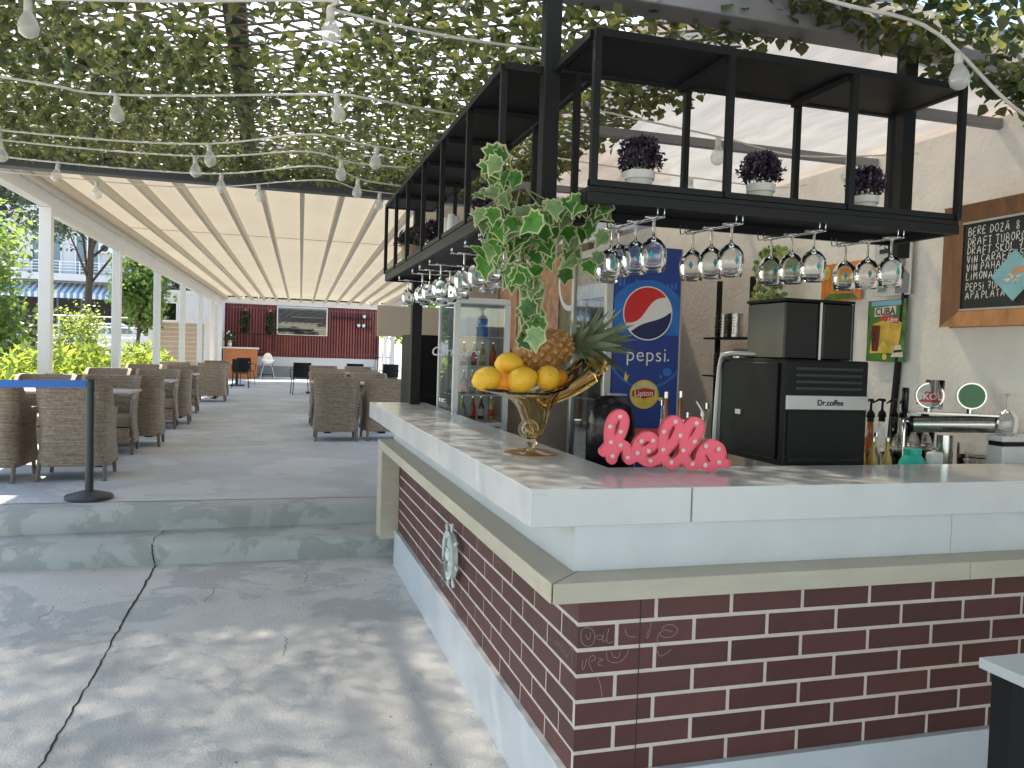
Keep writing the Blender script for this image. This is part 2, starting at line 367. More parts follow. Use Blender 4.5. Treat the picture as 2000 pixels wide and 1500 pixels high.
# woven pattern for the armchairs (runs along the woven strips)
def weave():
    m = _M['wicker']; nt = m.node_tree; N = nt.nodes; L = nt.links; p = N['Principled BSDF']; uv = N.new('ShaderNodeTexCoord')
    br = N.new('ShaderNodeTexBrick'); L.new(uv.outputs['UV'], br.inputs['Vector']); br.inputs['Scale'].default_value = 1; br.offset = .5
    br.inputs['Brick Width'].default_value = .030; br.inputs['Row Height'].default_value = .012; br.inputs['Mortar Size'].default_value = .0022; br.inputs['Mortar Smooth'].default_value = .6
    br.inputs['Color1'].default_value = (1,1,1,1); br.inputs['Color2'].default_value = (.72,.70,.68,1); br.inputs['Mortar'].default_value = (.24,.22,.2,1)
    src = p.inputs['Base Color'].links[0].from_socket; mx = N.new('ShaderNodeMix'); mx.data_type = 'RGBA'; mx.blend_type = 'MULTIPLY'; mx.inputs[0].default_value = 1
    L.new(src, mx.inputs[6]); L.new(br.outputs['Color'], mx.inputs[7])
    wv = N.new('ShaderNodeTexNoise'); wv.inputs['Scale'].default_value = 7; mp = N.new('ShaderNodeMapping'); mp.inputs['Scale'].default_value = (.6,9,1); L.new(uv.outputs['UV'], mp.inputs[0]); L.new(mp.outputs[0], wv.inputs['Vector'])
    rg = N.new('ShaderNodeMapRange'); rg.inputs[1].default_value = .3; rg.inputs[2].default_value = .7; rg.inputs[3].default_value = .72; rg.inputs[4].default_value = 1.25; L.new(wv.outputs['Fac'], rg.inputs[0])
    vm = N.new('ShaderNodeVectorMath'); vm.operation = 'SCALE'; L.new(mx.outputs[2], vm.inputs[0]); L.new(rg.outputs[0], vm.inputs['Scale']); L.new(vm.outputs[0], p.inputs['Base Color'])
    bp = N.new('ShaderNodeBump'); bp.inputs['Strength'].default_value = .8; bp.inputs['Distance'].default_value = .004; L.new(br.outputs['Fac'], bp.inputs['Height']); bp.invert = True; L.new(bp.outputs[0], p.inputs['Normal'])
weave()
# ================================================================== THE SETTING
DY = .0361; TS, TCO = math.sin(DY), math.cos(DY)
def tx(x, y): return x + math.tan(DY)*(y-10)          # terrace lines run 2 degrees off the bar
# ground outside, rising towards the street
def terr(x, y):
    s = max(0, min(1, (y-25)/9)); s = s*s*(3-2*s); w = max(0, min(1, (-4.2-x)/1.5))
    return -.02 + .12*max(0,min(1,(-3-x)/1.0)) + .78*s*w
b = B(); xs = sorted(set([-900,-300,-120,-60,-40,-30,-24,-20,-17,-14,-12,-10,-8,-7,-6,-5.7,-5.2,-4.7,-4.2,-4,-3.7,-3.4,-3,0,6,12,30,120,900])); ys = [-900,-200,-60,-20,-8,0,8,14,20,25,27,29,31,33,34.5,40,50,60,90,200,900]
for y in ys:
    for x in xs: b.v.append((x, y, terr(x, y)))
nx = len(xs)
b.f = [(j*nx+i, j*nx+i+1, (j+1)*nx+i+1, (j+1)*nx+i) for j in range(len(ys)-1) for i in range(nx-1)]
struct(mk('ground', b, 'earth', smooth=True))
b = B(); b.poly([(-30,33.2,.885),(-4.9,33.2,.885),(-4.9,47,.885),(-30,47,.885)]); struct(mk('street', b, 'paving'))
# lower floor of worn concrete
lower = struct(mk('lower_floor', B().box(-5,3.25,-5,6.3,-.15,.004), 'concrete_low'))
def wig(pts, n, amp, seed):
    out = []; r = random.Random(seed)
    for i in range(len(pts)-1):
        a = Vector(pts[i]); c = Vector(pts[i+1])
        for k in range(n):
            p = a.lerp(c, k/n); p.x += r.uniform(-amp, amp)*(1 if k else .6); out.append(p)
    out.append(Vector(pts[-1])); return out
ck = wig([(-.771,2.934,.0065),(-.765,3.268,.0065),(-.759,3.648,.0065),(-.749,4.043,.0065),(-.746,4.527,.0065),(-.742,5.043,.0065),(-.732,5.675,.0065),(-.727,6.12,.0065)], 9, .006, 3)
mk('crack', B().ribbon(ck, [.0055+.0045*abs(math.sin(i*.37))+(.004 if i > 40 else 0) for i in range(len(ck))], (0,0,1)), 'crack', lower)
for k, (x0, y0, s) in enumerate(((-.35,5.2,.05),(.25,5.5,.03),(-1.2,5.0,.04),(.1,4.2,.02))):
    mk('crack', B().ribbon(wig([(x0,y0,.0066),(x0+s,y0+.16,.0066),(x0+.8*s,y0+.27,.0066)], 6, .01, k), .0028, (0,0,1)), 'crack', lower)
# two steps and the terrace slab
def step(name, y_l, y_r, z0, z1, yb, seed):
    b = B(); n = 90; prof = [(0,0),(.004,.06),(.006,.105),(.014,.135),(.034,.149),(.075,.151)]
    for i in range(n+1):
        x = -4.6+5.75*i/n; yr = y_l+(y_r-y_l)*(x+1.5)/2.2
        for k, (dy, dz) in enumerate(prof):
            q = noise.noise(Vector((x*2.3+seed, k*.35, seed)))*.017+noise.noise(Vector((x*11+seed, k*.8, 3)))*.008
            b.v.append((x, yr+dy+q*(.6 if dz else .2), z0+dz/.151*(z1-z0)+(q*.35 if 0 < k < 5 else 0)))
        b.v.append((x, yb, z1))
    m = len(prof)+1
    b.f = [(i*m+k, (i+1)*m+k, (i+1)*m+k+1, i*m+k+1) for i in range(n) for k in range(m-1)]
    return struct(mk(name, b, 'concrete_step', smooth=True))
s1 = step('step', 6.12, 6.135, 0, .15, 6.9, 1.7)
s2 = step('step', 6.57, 6.66, .15, .30, 7.0, 5.1)
ck = [(-.731,6.117,.012),(-.742,6.112,.05),(-.747,6.112,.09),(-.752,6.118,.128),(-.754,6.15,.153)]
mk('crack', B().ribbon(wig(ck, 3, .003, 5), .008, (0,-1,.25)), 'crack', s1)
mk('crack', B().ribbon(wig([(-.752,6.19,.1535),(-.763,6.346,.1535),(-.730,6.476,.1535),(-.723,6.585,.1535)], 5, .006, 8), .005, (0,0,1)), 'crack', s1)
b = B(); pts = [(-4.6,6.98),(3.2,6.98),(5.0,7.0),(tx(4.6,36),36),(tx(-2.85,36),36),(tx(-2.85,12),12),(-3.4,10)]
b.prism([(x,y,-.1) for x,y in pts], (0,0,.4)); struct(mk('terrace', b, 'concrete_terrace'))
# right-hand plastered wall
rw = B().box(3.2,3.42,.2,9.4,0,2.76); tag(mk('plaster_wall', rw, 'plaster'), 'rough off white plastered wall on the right with the menu board', 'wall')

# ---------------------------------------------------------------- steel beams over the bar
def beam(label, *bx, m='dark_steel', name='steel_beam', group=None): return tag(mk(name, B().box(*bx), m, bevel=.004), label, 'beam', group)
beam('thick grey steel beam crossing above the bar shelf at the top', -4.0,3.2,2.80,2.93,2.86,3.0, m='grey_steel')
beam('long dark grey steel beam where the leafy ceiling meets the fabric roof', -4.0,3.2,7.02,7.14,2.845,2.99)
beam('dark steel beam half hidden by leaves running over the aisle', -.22,-.12,-2,2.795,2.99,3.06)
beam('dark steel purlin half hidden in the leaves above the aisle', -.22,-.12,2.94,7.01,2.99,3.06)
beam('thin grey bar under the pale awning nearest the menu board', 1.5,3.2,3.0,3.04,2.655,2.70, m='grey_steel')
beam('thin grey bar under the pale awning, behind the potted purple plants', 1.5,3.2,3.795,3.835,2.645,2.69, m='grey_steel')
beam('farthest thin grey bar under the pale awning', 1.5,3.2,5.2,5.24,2.645,2.69, m='grey_steel')
# awning fabric over the bar
b = B(); nx, ny = 16, 40
for j in range(ny+1):
    for i in range(nx+1):
        x = 1.6+1.605*i/nx; y = 2.56+6.8*j/ny
        b.v.append((x, y, 3.08-.37*i/nx+.012*math.sin(j*1.9+.6*i)*math.sin(math.pi*i/nx)))
b.f = [(j*(nx+1)+i, j*(nx+1)+i+1, (j+1)*(nx+1)+i+1, (j+1)*(nx+1)+i) for j in range(ny) for i in range(nx)]
tag(mk('shade_awning', b, 'fabric_awning', smooth=True), 'pale fabric awning, tree-shadow streaks in its colour, stretched between the leaves and the plastered wall', 'awning')
# clear sheet above the leaf screens
tag(mk('roof_sheet', B().box(-4,1.95,-3,7.0,3.16,3.165), 'poly_sheet'), 'milky see-through roofing sheet seen through gaps in the leafy ceiling', 'roof sheet')

# ---------------------------------------------------------------- leafy ceiling: trellis and artificial leaves
def inside(x, y):
    if y > 7.08: return False
    if y > 2.8: return x < 2.06+.05*math.sin(y*7)
    return True
can = thing('ivy_ceiling', 'leafy green artificial ivy screen on a wooden trellis covering the ceiling', 'ivy screen', (0,3.5,2.95))
b = B(); sp = .105
for sgn in (-1, 1):
    k = -14.0
    while k < 14:
        # slat along direction (1, sgn*.62)
        p0 = None; seg = []
        for i in range(300):
            x = -4+.05*i*1.0; 
            if x > 3.2: break
            y = k+sgn*.62*x
            if -3.0 < y < 7.05 and inside(x, y): seg.append((x, y))
            elif seg: break
        if len(seg) > 2: b.bar((*seg[0], 2.965+.006*sgn), (*seg[-1], 2.965+.006*sgn), .013, .007)
        k += sp*1.2
mk('trellis', b, 'lattice', can, kind='stuff')
def leaf_arrays(n, seed):
    r = np.random.default_rng(seed); P = []
    while sum(len(p) for p in P) < n:
        x = r.uniform(-4, 3.2, n); y = r.uniform(-3.0, 7.10, n)  # leaves extended out of view behind the camera to shade the bar front
        lim = np.where(y > 2.8, 2.02+.05*np.sin(y*7), np.where((x > 1.85)|(y < 2.25), 3.2, -.6)); dens = .48+.25*np.sin(x*1.7+y*.9)*np.sin(y*1.3-x*.6)
        dens = np.where(x < -.25, dens+.50, dens+.10); dens = np.where(np.hypot(x+.20, y-6.6) < .6, dens+.2, dens)
        dens -= .42*np.exp(-(((x-.05)/.55)**2+((y-3.75)/.42)**2)); dens = np.where(y > 6.2, dens+.3, dens); dens = np.where(y < 2.7, dens+.3, dens)
        dens = np.where(x > 1.0, dens-.05, dens); dens = np.where(x > 1.75, dens+.25, dens)
        ok = (x < lim) & (r.random(n) < dens); P.append(np.stack([x[ok], y[ok]], 1))
    P = np.vstack(P)[:n]; return P, r
def leaf_mesh(name, P, r, zr, size, mat, tilt=.75):
    n = len(P); L = r.uniform(size[0], size[1], n); Wd = L*r.uniform(.34, .46, n)
    base = np.array([[0,0,0],[-1,.32,.10],[-.72,.68,.06],[0,1,-.12],[.72,.68,.06],[1,.32,.10]])
    V = base[None]*np.stack([Wd, L, L], 1)[:, None, :]
    a = r.uniform(0, 2*np.pi, n); t = r.normal(0, tilt*.55, n); s = r.normal(.35, tilt*.6, n)
    ct, st = np.cos(t), np.sin(t); X, Yv, Z = V[..., 0], V[..., 1], V[..., 2]
    X, Z = X*ct[:, None]+Z*st[:, None], -X*st[:, None]+Z*ct[:, None]
    cs, ss = np.cos(s), np.sin(s); Yv, Z = Yv*cs[:, None]+Z*ss[:, None], -Yv*ss[:, None]+Z*cs[:, None]
    ca, sa = np.cos(a), np.sin(a); X, Yv = X*ca[:, None]-Yv*sa[:, None], X*sa[:, None]+Yv*ca[:, None]
    zz = r.uniform(zr[0], zr[1], n); ay = P[:, 1]+3.5*(abs(zr[0]) > 0); zz = np.where(ay > 6.75, np.abs(zz)*.5-.01, zz); zz = np.where((ay < 2.8)&(abs(zr[0]) > 0), zz*.6+.02-.26*np.maximum(0, P[:, 0]-1.95), zz); V = np.stack([X+P[:, 0:1], Yv+P[:, 1:2], Z+zz[:, None]], 2).reshape(-1, 3)
    F = (np.arange(n)[:, None, None]*6+np.array([[0,1,2,3],[0,3,4,5]])[None]).reshape(-1, 4)
    return mesh_np(name, V, F)
def mesh_np(name, V, F):
    me = bpy.data.meshes.new(name); k = F.shape[1]
    me.vertices.add(len(V)); me.vertices.foreach_set('co', np.ascontiguousarray(V, np.float32).ravel())
    me.loops.add(len(F)*k); me.loops.foreach_set('vertex_index', F.astype(np.int32).ravel())
    me.polygons.add(len(F)); me.polygons.foreach_set('loop_start', np.arange(0, len(F)*k, k, dtype=np.int32))
    me.update(calc_edges=True); me.validate(); return me
P, r = leaf_arrays(84000, 11)
near = np.argsort(np.abs(P[:, 1]-3.9)+.4*np.abs(P[:, 0]+.3))[:300]; msk = np.ones(len(P), bool); msk[near] = False
off = np.array([0, 3.5, 2.95])
for nm, sel, mt in (('leaves', P[msk][::2], 'leaf_a'), ('leaves', P[msk][1::2], 'leaf_b')):
    me = leaf_mesh(nm, sel-off[:2], r, (-.11, .03), (.040, .066), mt); o = link(nm, me, mt, can); o['kind'] = 'stuff'
lm = []
for k in range(6):
    me = leaf_mesh('leaf', np.zeros((1, 2)), np.random.default_rng(k), (0, 0), (.045, .066), 'leaf_a', .5); me.materials.append(MAT('leaf_a' if k % 2 else 'leaf_b')); lm.append(me)
for q in P[near]: inst('leaf', rnd.choice(lm), (q[0], q[1], 2.95+rnd.uniform(-.09,-.04)), (rnd.uniform(-.5,.5), rnd.uniform(-.5,.5), rnd.uniform(0,6.28)), 1, can)

# ---------------------------------------------------------------- white pergola with stretched fabric roof over the terrace
per = thing('pergola', 'white metal pergola with ribbed cream fabric roof covering the dining terrace', 'pergola', (.5,20,.3))
ZR = 3.42; YA, YB = 7.05, 33.0
NR = 14
for i in range(NR):
    x = -2.17+.452*i-.2
    mk('rail', B().bar((tx(x,YA),YA,ZR-.06), (tx(x,YB),YB,ZR-.06), .055, .10), 'rail_tan', per)
b = B(); ys = [YA+ (YB-YA)*k/120 for k in range(121)]
xx = [-2.60+.05*k*1.0 for k in range(0)]
cols = [-2.55]+[-2.37+.452*i/1+.226*h for i in range(NR-1) for h in (0,1)]+[-2.37+.452*(NR-1), 3.6]
for j, y in enumerate(ys):
    for i, x in enumerate(cols):
        sag = .0*abs(math.sin((y-YA)*math.pi/1.25))
        b.v.append((tx(x,y), y, ZR+.035-sag+(.012 if i % 2 == 0 else 0)))
nc = len(cols); b.f = [(j*nc+i, j*nc+i+1, (j+1)*nc+i+1, (j+1)*nc+i) for j in range(120) for i in range(nc-1)]
mk('fabric_roof', b, 'fabric_roof', per, smooth=True)
for y in (14.55,): mk('seam', B().bar((tx(-2.5,y),y,ZR-.012), (tx(3.55,y),y,ZR-.012), .018, .006), 'seam', per)
for x in (-2.62, 3.64):
    s = 1 if x < 0 else -1
    mk('edge_beam', B().bar((tx(x,YA),YA,3.27), (tx(x,YB),YB,3.27), .14, .26), 'white_metal', per, bevel=.006)
    mk('gutter', B().bar((tx(x+.12*s,YA),YA,3.34), (tx(x+.12*s,YB),YB,3.34), .09, .12), 'cream_metal', per, bevel=.004)
    mk('lower_rail', B().bar((tx(x+.02*s,11.1),11.1,3.10), (tx(x+.02*s,YB),YB,3.10), .09, .08), 'white_metal', per, bevel=.004)
    for k, y in enumerate((11.07, 14.98, 18.93, 22.8, 26.6, 30.25, 33.0)):
        if x > 0 and y < 20: continue
        pb = B().box(tx(x,y)-.068, tx(x,y)+.068, y-.068, y+.068, .3, 3.14)
        p = mk('post', pb, 'white_metal', per, bevel=.006)
        if k:
            for q in (-.05,-.017,.017,.05): mk('track', B().box(tx(x,y)+q-.007, tx(x,y)+q+.007, y-.080, y-.067, .32, 3.1), 'white_metal', p)
        mk('foot_plate', B().box(tx(x,y)-.12, tx(x,y)+.12, y-.12, y+.12, .3, .312), 'white_metal', p)
mk('end_beam', B().box(tx(-2.7,YB), tx(3.7,YB), YB-.02, YB+.10, 3.22, 3.40), 'white_metal', per)
# ================================================================== VEGETATION AND BUILDINGS OUTSIDE
def leaf_cloud(name, pts, size, mat, seed, droop=.3, fat=.42):
    r = np.random.default_rng(seed); n = len(pts); L = r.uniform(size[0], size[1], n); Wd = L*fat
    base = np.array([[0,0,0],[-.5,.4,.06],[0,1,-.08],[.5,.4,.06]]); V = base[None]*np.stack([Wd*2, L, L], 1)[:, None, :]
    def rot(V, a, i, j):
        c, s = np.cos(a)[:, None], np.sin(a)[:, None]; A, C = V[..., i].copy(), V[..., j].copy(); V[..., i] = A*c-C*s; V[..., j] = A*s+C*c
    rot(V, r.normal(0, .7, n), 0, 2); rot(V, r.normal(-droop, .6, n), 1, 2); rot(V, r.uniform(0, 6.283, n), 0, 1)
    V = V+pts[:, None, :]; F = np.arange(n*4).reshape(-1, 4); me = mesh_np(name, V.reshape(-1, 3), F); me.materials.append(MAT(mat)); return me
def crown_pts(n, c, rad, seed, clumps=40, spread=.34, flat=1.0):
    """points gathered in clumps over an uneven crown, leaving gaps between clumps"""
    r = np.random.default_rng(seed); d = r.normal(size=(clumps, 3)); d /= np.linalg.norm(d, axis=1)[:, None]
    cc = d*(r.uniform(.35, 1.0, clumps)**.6)[:, None]; w = r.integers(0, clumps, n); sz = r.uniform(.55, 1.25, clumps)
    p = cc[w]+r.normal(size=(n, 3))*spread*sz[w][:, None]*np.array([1,1,.62])
    return p*np.array(rad)*np.array([1,1,flat])+np.array(c), cc*np.array(rad)+np.array(c)
def tree(name, label, loc, h, crown_c, rad, n, size, mat, seed, tr=.12, clumps=40, limbs=9, droop=.3, spread=.3, fat=.42, group=None):
    t = thing(name, label, 'tree', loc, 0, group); r = random.Random(seed)
    pts, cc = crown_pts(n, crown_c, rad, seed, clumps, spread)
    b = B(); top = Vector((crown_c[0]*.5, crown_c[1]*.5, h)); path = [Vector((0,0,-.1)), Vector((r.uniform(-.06,.06), 0, h*.3)), Vector((crown_c[0]*.2, crown_c[1]*.2+.05, h*.6)), top]
    b.tube(path, [tr*1.25, tr, tr*.8, tr*.35], 9); mk('trunk', b, 'bark', t, smooth=True, world=False)
    lb = B()
    for k in range(min(limbs, len(cc))):
        s = Vector(path[1]).lerp(top, r.uniform(.1, .95)); e = Vector(cc[k]); m = s.lerp(e, .5)+Vector((0,0,r.uniform(-.1,.25)))
        lb.tube([s, m, e], [tr*.38, tr*.26, tr*.08], 6)
    mk('limbs', lb, 'bark', t, smooth=True, world=False)
    o = link('crown', leaf_cloud('crown', pts, size, mat, seed, droop, fat), None, t); o['kind'] = 'stuff'
    return t
tree('broadleaf_tree', 'tall dark leafy tree at the far left behind the first white post', (-7.6,20.5,0), 5.2, (0.3,0,5.6), (2.6,2.2,2.2), 9000, (.10,.19), 'pine_needle', 3, .16, 60)
tree('broadleaf_tree', 'bright green sunlit tree at the left edge beyond the hedge', (-4.85,15.5,0), 3.0, (.05,0,2.55), (.75,.9,1.6), 7000, (.07,.13), 'tree_leaf', 5, .08, 46)
tree('pine_tree', 'tall pine with a bare grey trunk in front of the balcony house', (-5.75,30,.4), 6.0, (.2,0,5.6), (2.3,2.0,1.5), 9000, (.10,.2), 'pine_needle', 8, .13, 34, 10, spread=.2, fat=.2)
tree('broadleaf_tree', 'young bright green tree between the white posts beside the kiosk', (-3.95,28,.1), 3.6, (.12,0,3.3), (.72,.7,1.25), 4500, (.10,.19), 'tree_leaf', 12, .06, 30)
tree('broadleaf_tree', 'dark green tree rising behind the white kiosk', (-4.6,39,.4), 4.4, (1.6,0,4.3), (2.1,1.6,1.3), 6000, (.13,.24), 'pine_needle', 15, .14, 40)
tree('broadleaf_tree', 'dark trees rising on the slope behind the balcony house', (-13,58,1), 8.0, (1,0,8.2), (6,3,4.0), 9000, (.25,.5), 'pine_needle', 18, .3, 70)
tree('broadleaf_tree', 'green tree peeking past the far right corner of the terrace', (6.1,36.6,0), 3.0, (.0,0,3.4), (1.3,1.0,1.6), 3500, (.12,.22), 'tree_leaf', 21, .09, 30)
tree('broadleaf_tree', 'tall tree over the slatted wall at the far end of the terrace', (2.4,46,0), 5, (0,0,4.9), (3.6,1.5,1.5), 5000, (.18,.3), 'pine_needle', 23, .2, 40)
# shrubs
def shrub(name, label, loc, rad, n, size, mat, seed, clumps=26, spread=.32, cat='shrub'):
    t = thing(name, label, cat, loc); pts, cc = crown_pts(n, (0,0,rad[2]*.95), rad, seed, clumps, spread); pts[:, 2] = np.abs(pts[:, 2]-.02)+.02
    b = B(); r = random.Random(seed)
    for k in range(10): b.tube([(r.uniform(-.08,.08), r.uniform(-.08,.08), -.05), (cc[k][0]*.4, cc[k][1]*.4, cc[k][2]*.5), tuple(cc[k])], [.02,.014,.006], 5)
    mk('stems', b, 'bark', t, world=False)
    o = link('foliage', leaf_cloud('foliage', pts, size, mat, seed), None, t); o['kind'] = 'stuff'; return t
shrub('round_bush', 'rounded bright green bush behind the hedge by the first post', (-4.05,20,.05), (.62,.6,1.18), 5200, (.05,.09), 'bush_leaf', 31)
shrub('dry_bush', 'low yellowish dry bush under the rounded green bush', (-4.15,18.4,.05), (.62,.5,.66), 3200, (.07,.14), 'dry_leaf', 33)
shrub('dry_bush', 'pale green bush at the foot of the sunlit tree on the left', (-4.9,17.2,.05), (.6,.5,.72), 2800, (.06,.12), 'bush_leaf', 34)
# laurel hedge: one plant after the other along the terrace edge
def laurel(seed):
    r = np.random.default_rng(seed); n = 620; d = r.normal(size=(n, 3)); d /= np.linalg.norm(d, axis=1)[:, None]; d[:, 2] = np.abs(d[:, 2])
    p = d*(r.uniform(.3, 1, n)**.5)[:, None]*np.array([.46,.6,1.26])+np.array([0,0,.10]); return leaf_cloud('foliage', p, (.13,.24), 'laurel_leaf', seed, -.5, .19)
LM = [laurel(s) for s in (41, 42, 43, 44)]
hn = ['left edge of the picture', 'space before the first post', 'first white post', 'gap after the first post', 'space between first and second post', 'second post front', 'second white post', 'gap after the second post', 'third post front', 'third white post', 'gap after the third post', 'fourth post front', 'fourth white post']
for k in range(17):
    y = 9.4+.95*k; x = tx(-3.45, y)+rnd.uniform(-.06,.06)
    nth = ['nearest','second','third','fourth','fifth','sixth','seventh','eighth','ninth','tenth','eleventh','twelfth','thirteenth','fourteenth','fifteenth','sixteenth','farthest'][k]
    t = thing('laurel_plant', f'glossy yellow green laurel plant, {nth} along the terrace hedge', 'hedge plant', (x, y, .06), 0, 'laurel plants in the hedge')
    b = B()
    for q in range(7): b.tube([(rnd.uniform(-.1,.1), rnd.uniform(-.15,.15), -.1), (rnd.uniform(-.2,.2), rnd.uniform(-.25,.25), .5), (rnd.uniform(-.3,.3), rnd.uniform(-.4,.4), .95)], [.014,.01,.004], 5)
    mk('stems', b, 'stem', t, world=False)
    o = bpy.data.objects.new('foliage', LM[k % 4]); COL.objects.link(o); o.parent = t; o.rotation_euler = (0,0,rnd.choice((0,3.14))+rnd.uniform(-.3,.3)); s = rnd.uniform(.93,1.1); o.scale = (1, 1, s); o['kind'] = 'stuff'
# low wall behind the hedge
tag(mk('low_wall', B().box(-9,-4.2,18.0,18.25,0,1.38), 'far_white', bevel=.01), 'low pale concrete wall behind the hedge at the left edge', 'wall')
# house with balcony and striped awning
hs = thing('house', 'pale two storey house with white balcony and striped awning beyond the trees', 'house', (-9.5,48,.88))
mk('wall', B().box(-17,-4.6,48.4,56,3.9,8.2), 'house_wall', hs); mk('lower_wall', B().box(-17,-4.6,50.6,56,.88,3.9), 'house_dark', hs)
mk('roof_edge', B().box(-17.3,-4.3,47.6,56,8.2,8.45), 'house_wall', hs)
mk('balcony_slab', B().box(-17,-4.6,47.1,48.4,4.65,5.0), 'house_wall', hs)
rl = mk('balcony_rail', B().box(-17,-4.6,47.12,47.16,5.60,5.64), 'white_metal', hs)
for z in (5.15,5.3,5.45): mk('rail_bar', B().box(-17,-4.6,47.12,47.15,z,z+.03), 'white_metal', rl)
for k in range(14): mk('rail_post', B().box(-16.9+.93*k,-16.86+.93*k,47.11,47.17,5.0,5.6), 'white_metal', rl)
for x0, x1 in ((-14.2,-12.9),(-11.9,-10.6),(-9.85,-8.8),(-7.4,-6.2)):
    w = mk('balcony_door', B().box(x0,x1,48.34,48.42,5.0,7.1), 'house_glass', hs); mk('door_frame', B().box(x0-.06,x0,48.30,48.41,5.0,7.16).box(x1,x1+.06,48.30,48.41,5.0,7.16).box(x0,x1,48.30,48.41,7.1,7.16).box((x0+x1)/2-.03,(x0+x1)/2+.03,48.31,48.41,5.0,7.1), 'white_metal', w)
ac = mk('air_conditioner', B().box(-8.72,-8.0,48.0,48.38,6.25,6.75), 'fridge_white', hs, bevel=.02); mk('fan_grille', B().cyl((-8.45,47.98,6.5),(-8.45,48.02,6.5),.19,n=20), 'house_dark', ac)
aw = mk('awning', B().box(-17,-4.6,48.30,48.40,4.60,4.645), 'white_metal', hs)
for k in range(84):
    x = -17+.1475*k; bb = B().add([(x,46.6,3.98),(x+.1475,46.6,3.98),(x+.1475,48.35,4.62),(x,48.35,4.62)], [(0,1,2,3)]).add([(x,46.6,3.72),(x+.1475,46.6,3.72),(x+.1475,46.6,3.98),(x,46.6,3.98)], [(0,1,2,3)])
    mk('awning_stripe', bb, 'stripe_blue' if k % 2 else 'stripe_white', aw)
for x in (-15.5,-12.5,-10.4,-9.3,-6.8): mk('awning_post', B().box(x,x+.09,46.7,46.79,.88,3.9), 'dark_steel', hs)
# white kiosk beside the terrace, with a hatch
ks = thing('kiosk', 'white flat roofed kiosk with a dark hatch behind the wooden fence', 'kiosk', (-3.0,34.5,.1))
b = B(); X0, X1, Z0, Z1 = -4.29,-1.72,.1,3.42
for bx in ((X0,-3.86,33,33.12,Z0,Z1),(-3.86,-3.34,33,33.12,3.07,Z1),(-3.86,-3.34,33,33.12,Z0,2.44),(-3.34,X1,33,33.12,Z0,Z1)): b.box(*bx)
b.box(X0,X0+.1,33.12,36,Z0,Z1).box(X1-.1,X1,33.12,36,Z0,Z1).box(X0,X1,36,36.1,Z0,Z1); mk('wall', b, 'far_white', ks)
mk('roof', B().box(X0-.08,X1+.08,32.9,36.2,3.42,3.56), 'far_white', ks)
mk('inner_wall', B().box(X0+.15,X1-.15,34.6,34.7,Z0,3.3), 'grey_steel', ks)
h = mk('hatch_frame', B().box(-3.9,-3.86,32.97,33.0,2.40,3.11).box(-3.34,-3.30,32.97,33.0,2.40,3.11).box(-3.86,-3.34,32.97,33.0,3.07,3.11).box(-3.86,-3.34,32.95,33.0,2.40,2.44), 'white_metal', ks); mk('pane', B().box(-3.86,-3.34,33.05,33.06,2.44,3.07), 'pane', h)
# wooden slat fence in front of it
wf = thing('wooden_fence', 'pale wooden plank fence panels beside the terrace under the kiosk hatch', 'fence', (-2.6,29,.1))
for k in range(13): 
    z = .25+.155*k
    mk('plank', B().box(-3.43,-2.82,29.0,29.03,z,z+.14), 'wood_pale', wf); mk('plank', B().box(-2.66,-2.04,29.0,29.03,z,z+.14), 'wood_pale', wf)
for x in (-3.48,-2.74,-2.02): mk('post', B().box(x-.045,x+.045,28.98,29.06,.1,2.33), 'white_metal', wf)
# railing and parked cars on the street
rg = thing('railing', 'white tubular metal railing along the street beyond the hedge', 'railing', (-5.5,31,.6))
for z in (1.2,1.45,1.7,2.05,2.4): mk('rail', B().cyl((-7.5,31,z),(-4.4,31,z),.022,n=8), 'white_metal', rg)
for k in range(6): mk('post', B().cyl((-7.4+.58*k,31,.4),(-7.4+.58*k,31,2.4),.026,n=8), 'dark_steel' if k == 3 else 'white_metal', rg)
def car(label, x, y, z, col, rz):
    t = thing('parked_car', label, 'car', (x,y,z), rz, 'cars parked on the street')
    prof = [(-2.1,.35),(-2.12,.62),(-1.95,.86),(-1.15,.95),(-.55,1.38),(.65,1.42),(1.45,1.0),(2.05,.88),(2.12,.6),(2.1,.35)]
    mk('body', B().prism([(px,-.82,pz) for px,pz in prof], (0,1.64,0)), col, t, world=False, bevel=.07, seg=3)
    for s in (-1,1):
        mk('side_window', B().prism([(-1.0,s*.835,.98),(-.5,s*.835,1.32),(.05,s*.835,1.34),(.05,s*.835,.98)], (0,-s*.02,0)), 'house_glass', t, world=False)
        mk('side_window', B().prism([(.12,s*.835,.98),(.12,s*.835,1.34),(.6,s*.835,1.34),(1.2,s*.835,1.02)], (0,-s*.02,0)), 'house_glass', t, world=False)
        for wx in (-1.3,1.3):
            w = mk('wheel', B().cyl((wx,s*.62,.32),(wx,s*.84,.32),.32,n=20), 'tyre', t, world=False); mk('rim', B().cyl((wx,s*.84,.32),(wx,s*.85,.32),.2,n=16), 'silver', w, world=False)
    for s in (-.55,.55): mk('headlight', B().box(-2.14,-2.06,s-.16,s+.16,.62,.76), 'pane', t, world=False)
car('white car parked behind the railing, seen between two posts', -6.3,36.2,.885,'car_white',.1)
car('grey car parked behind the railing further left', -11.6,36.8,.885,'car_dark',.05)

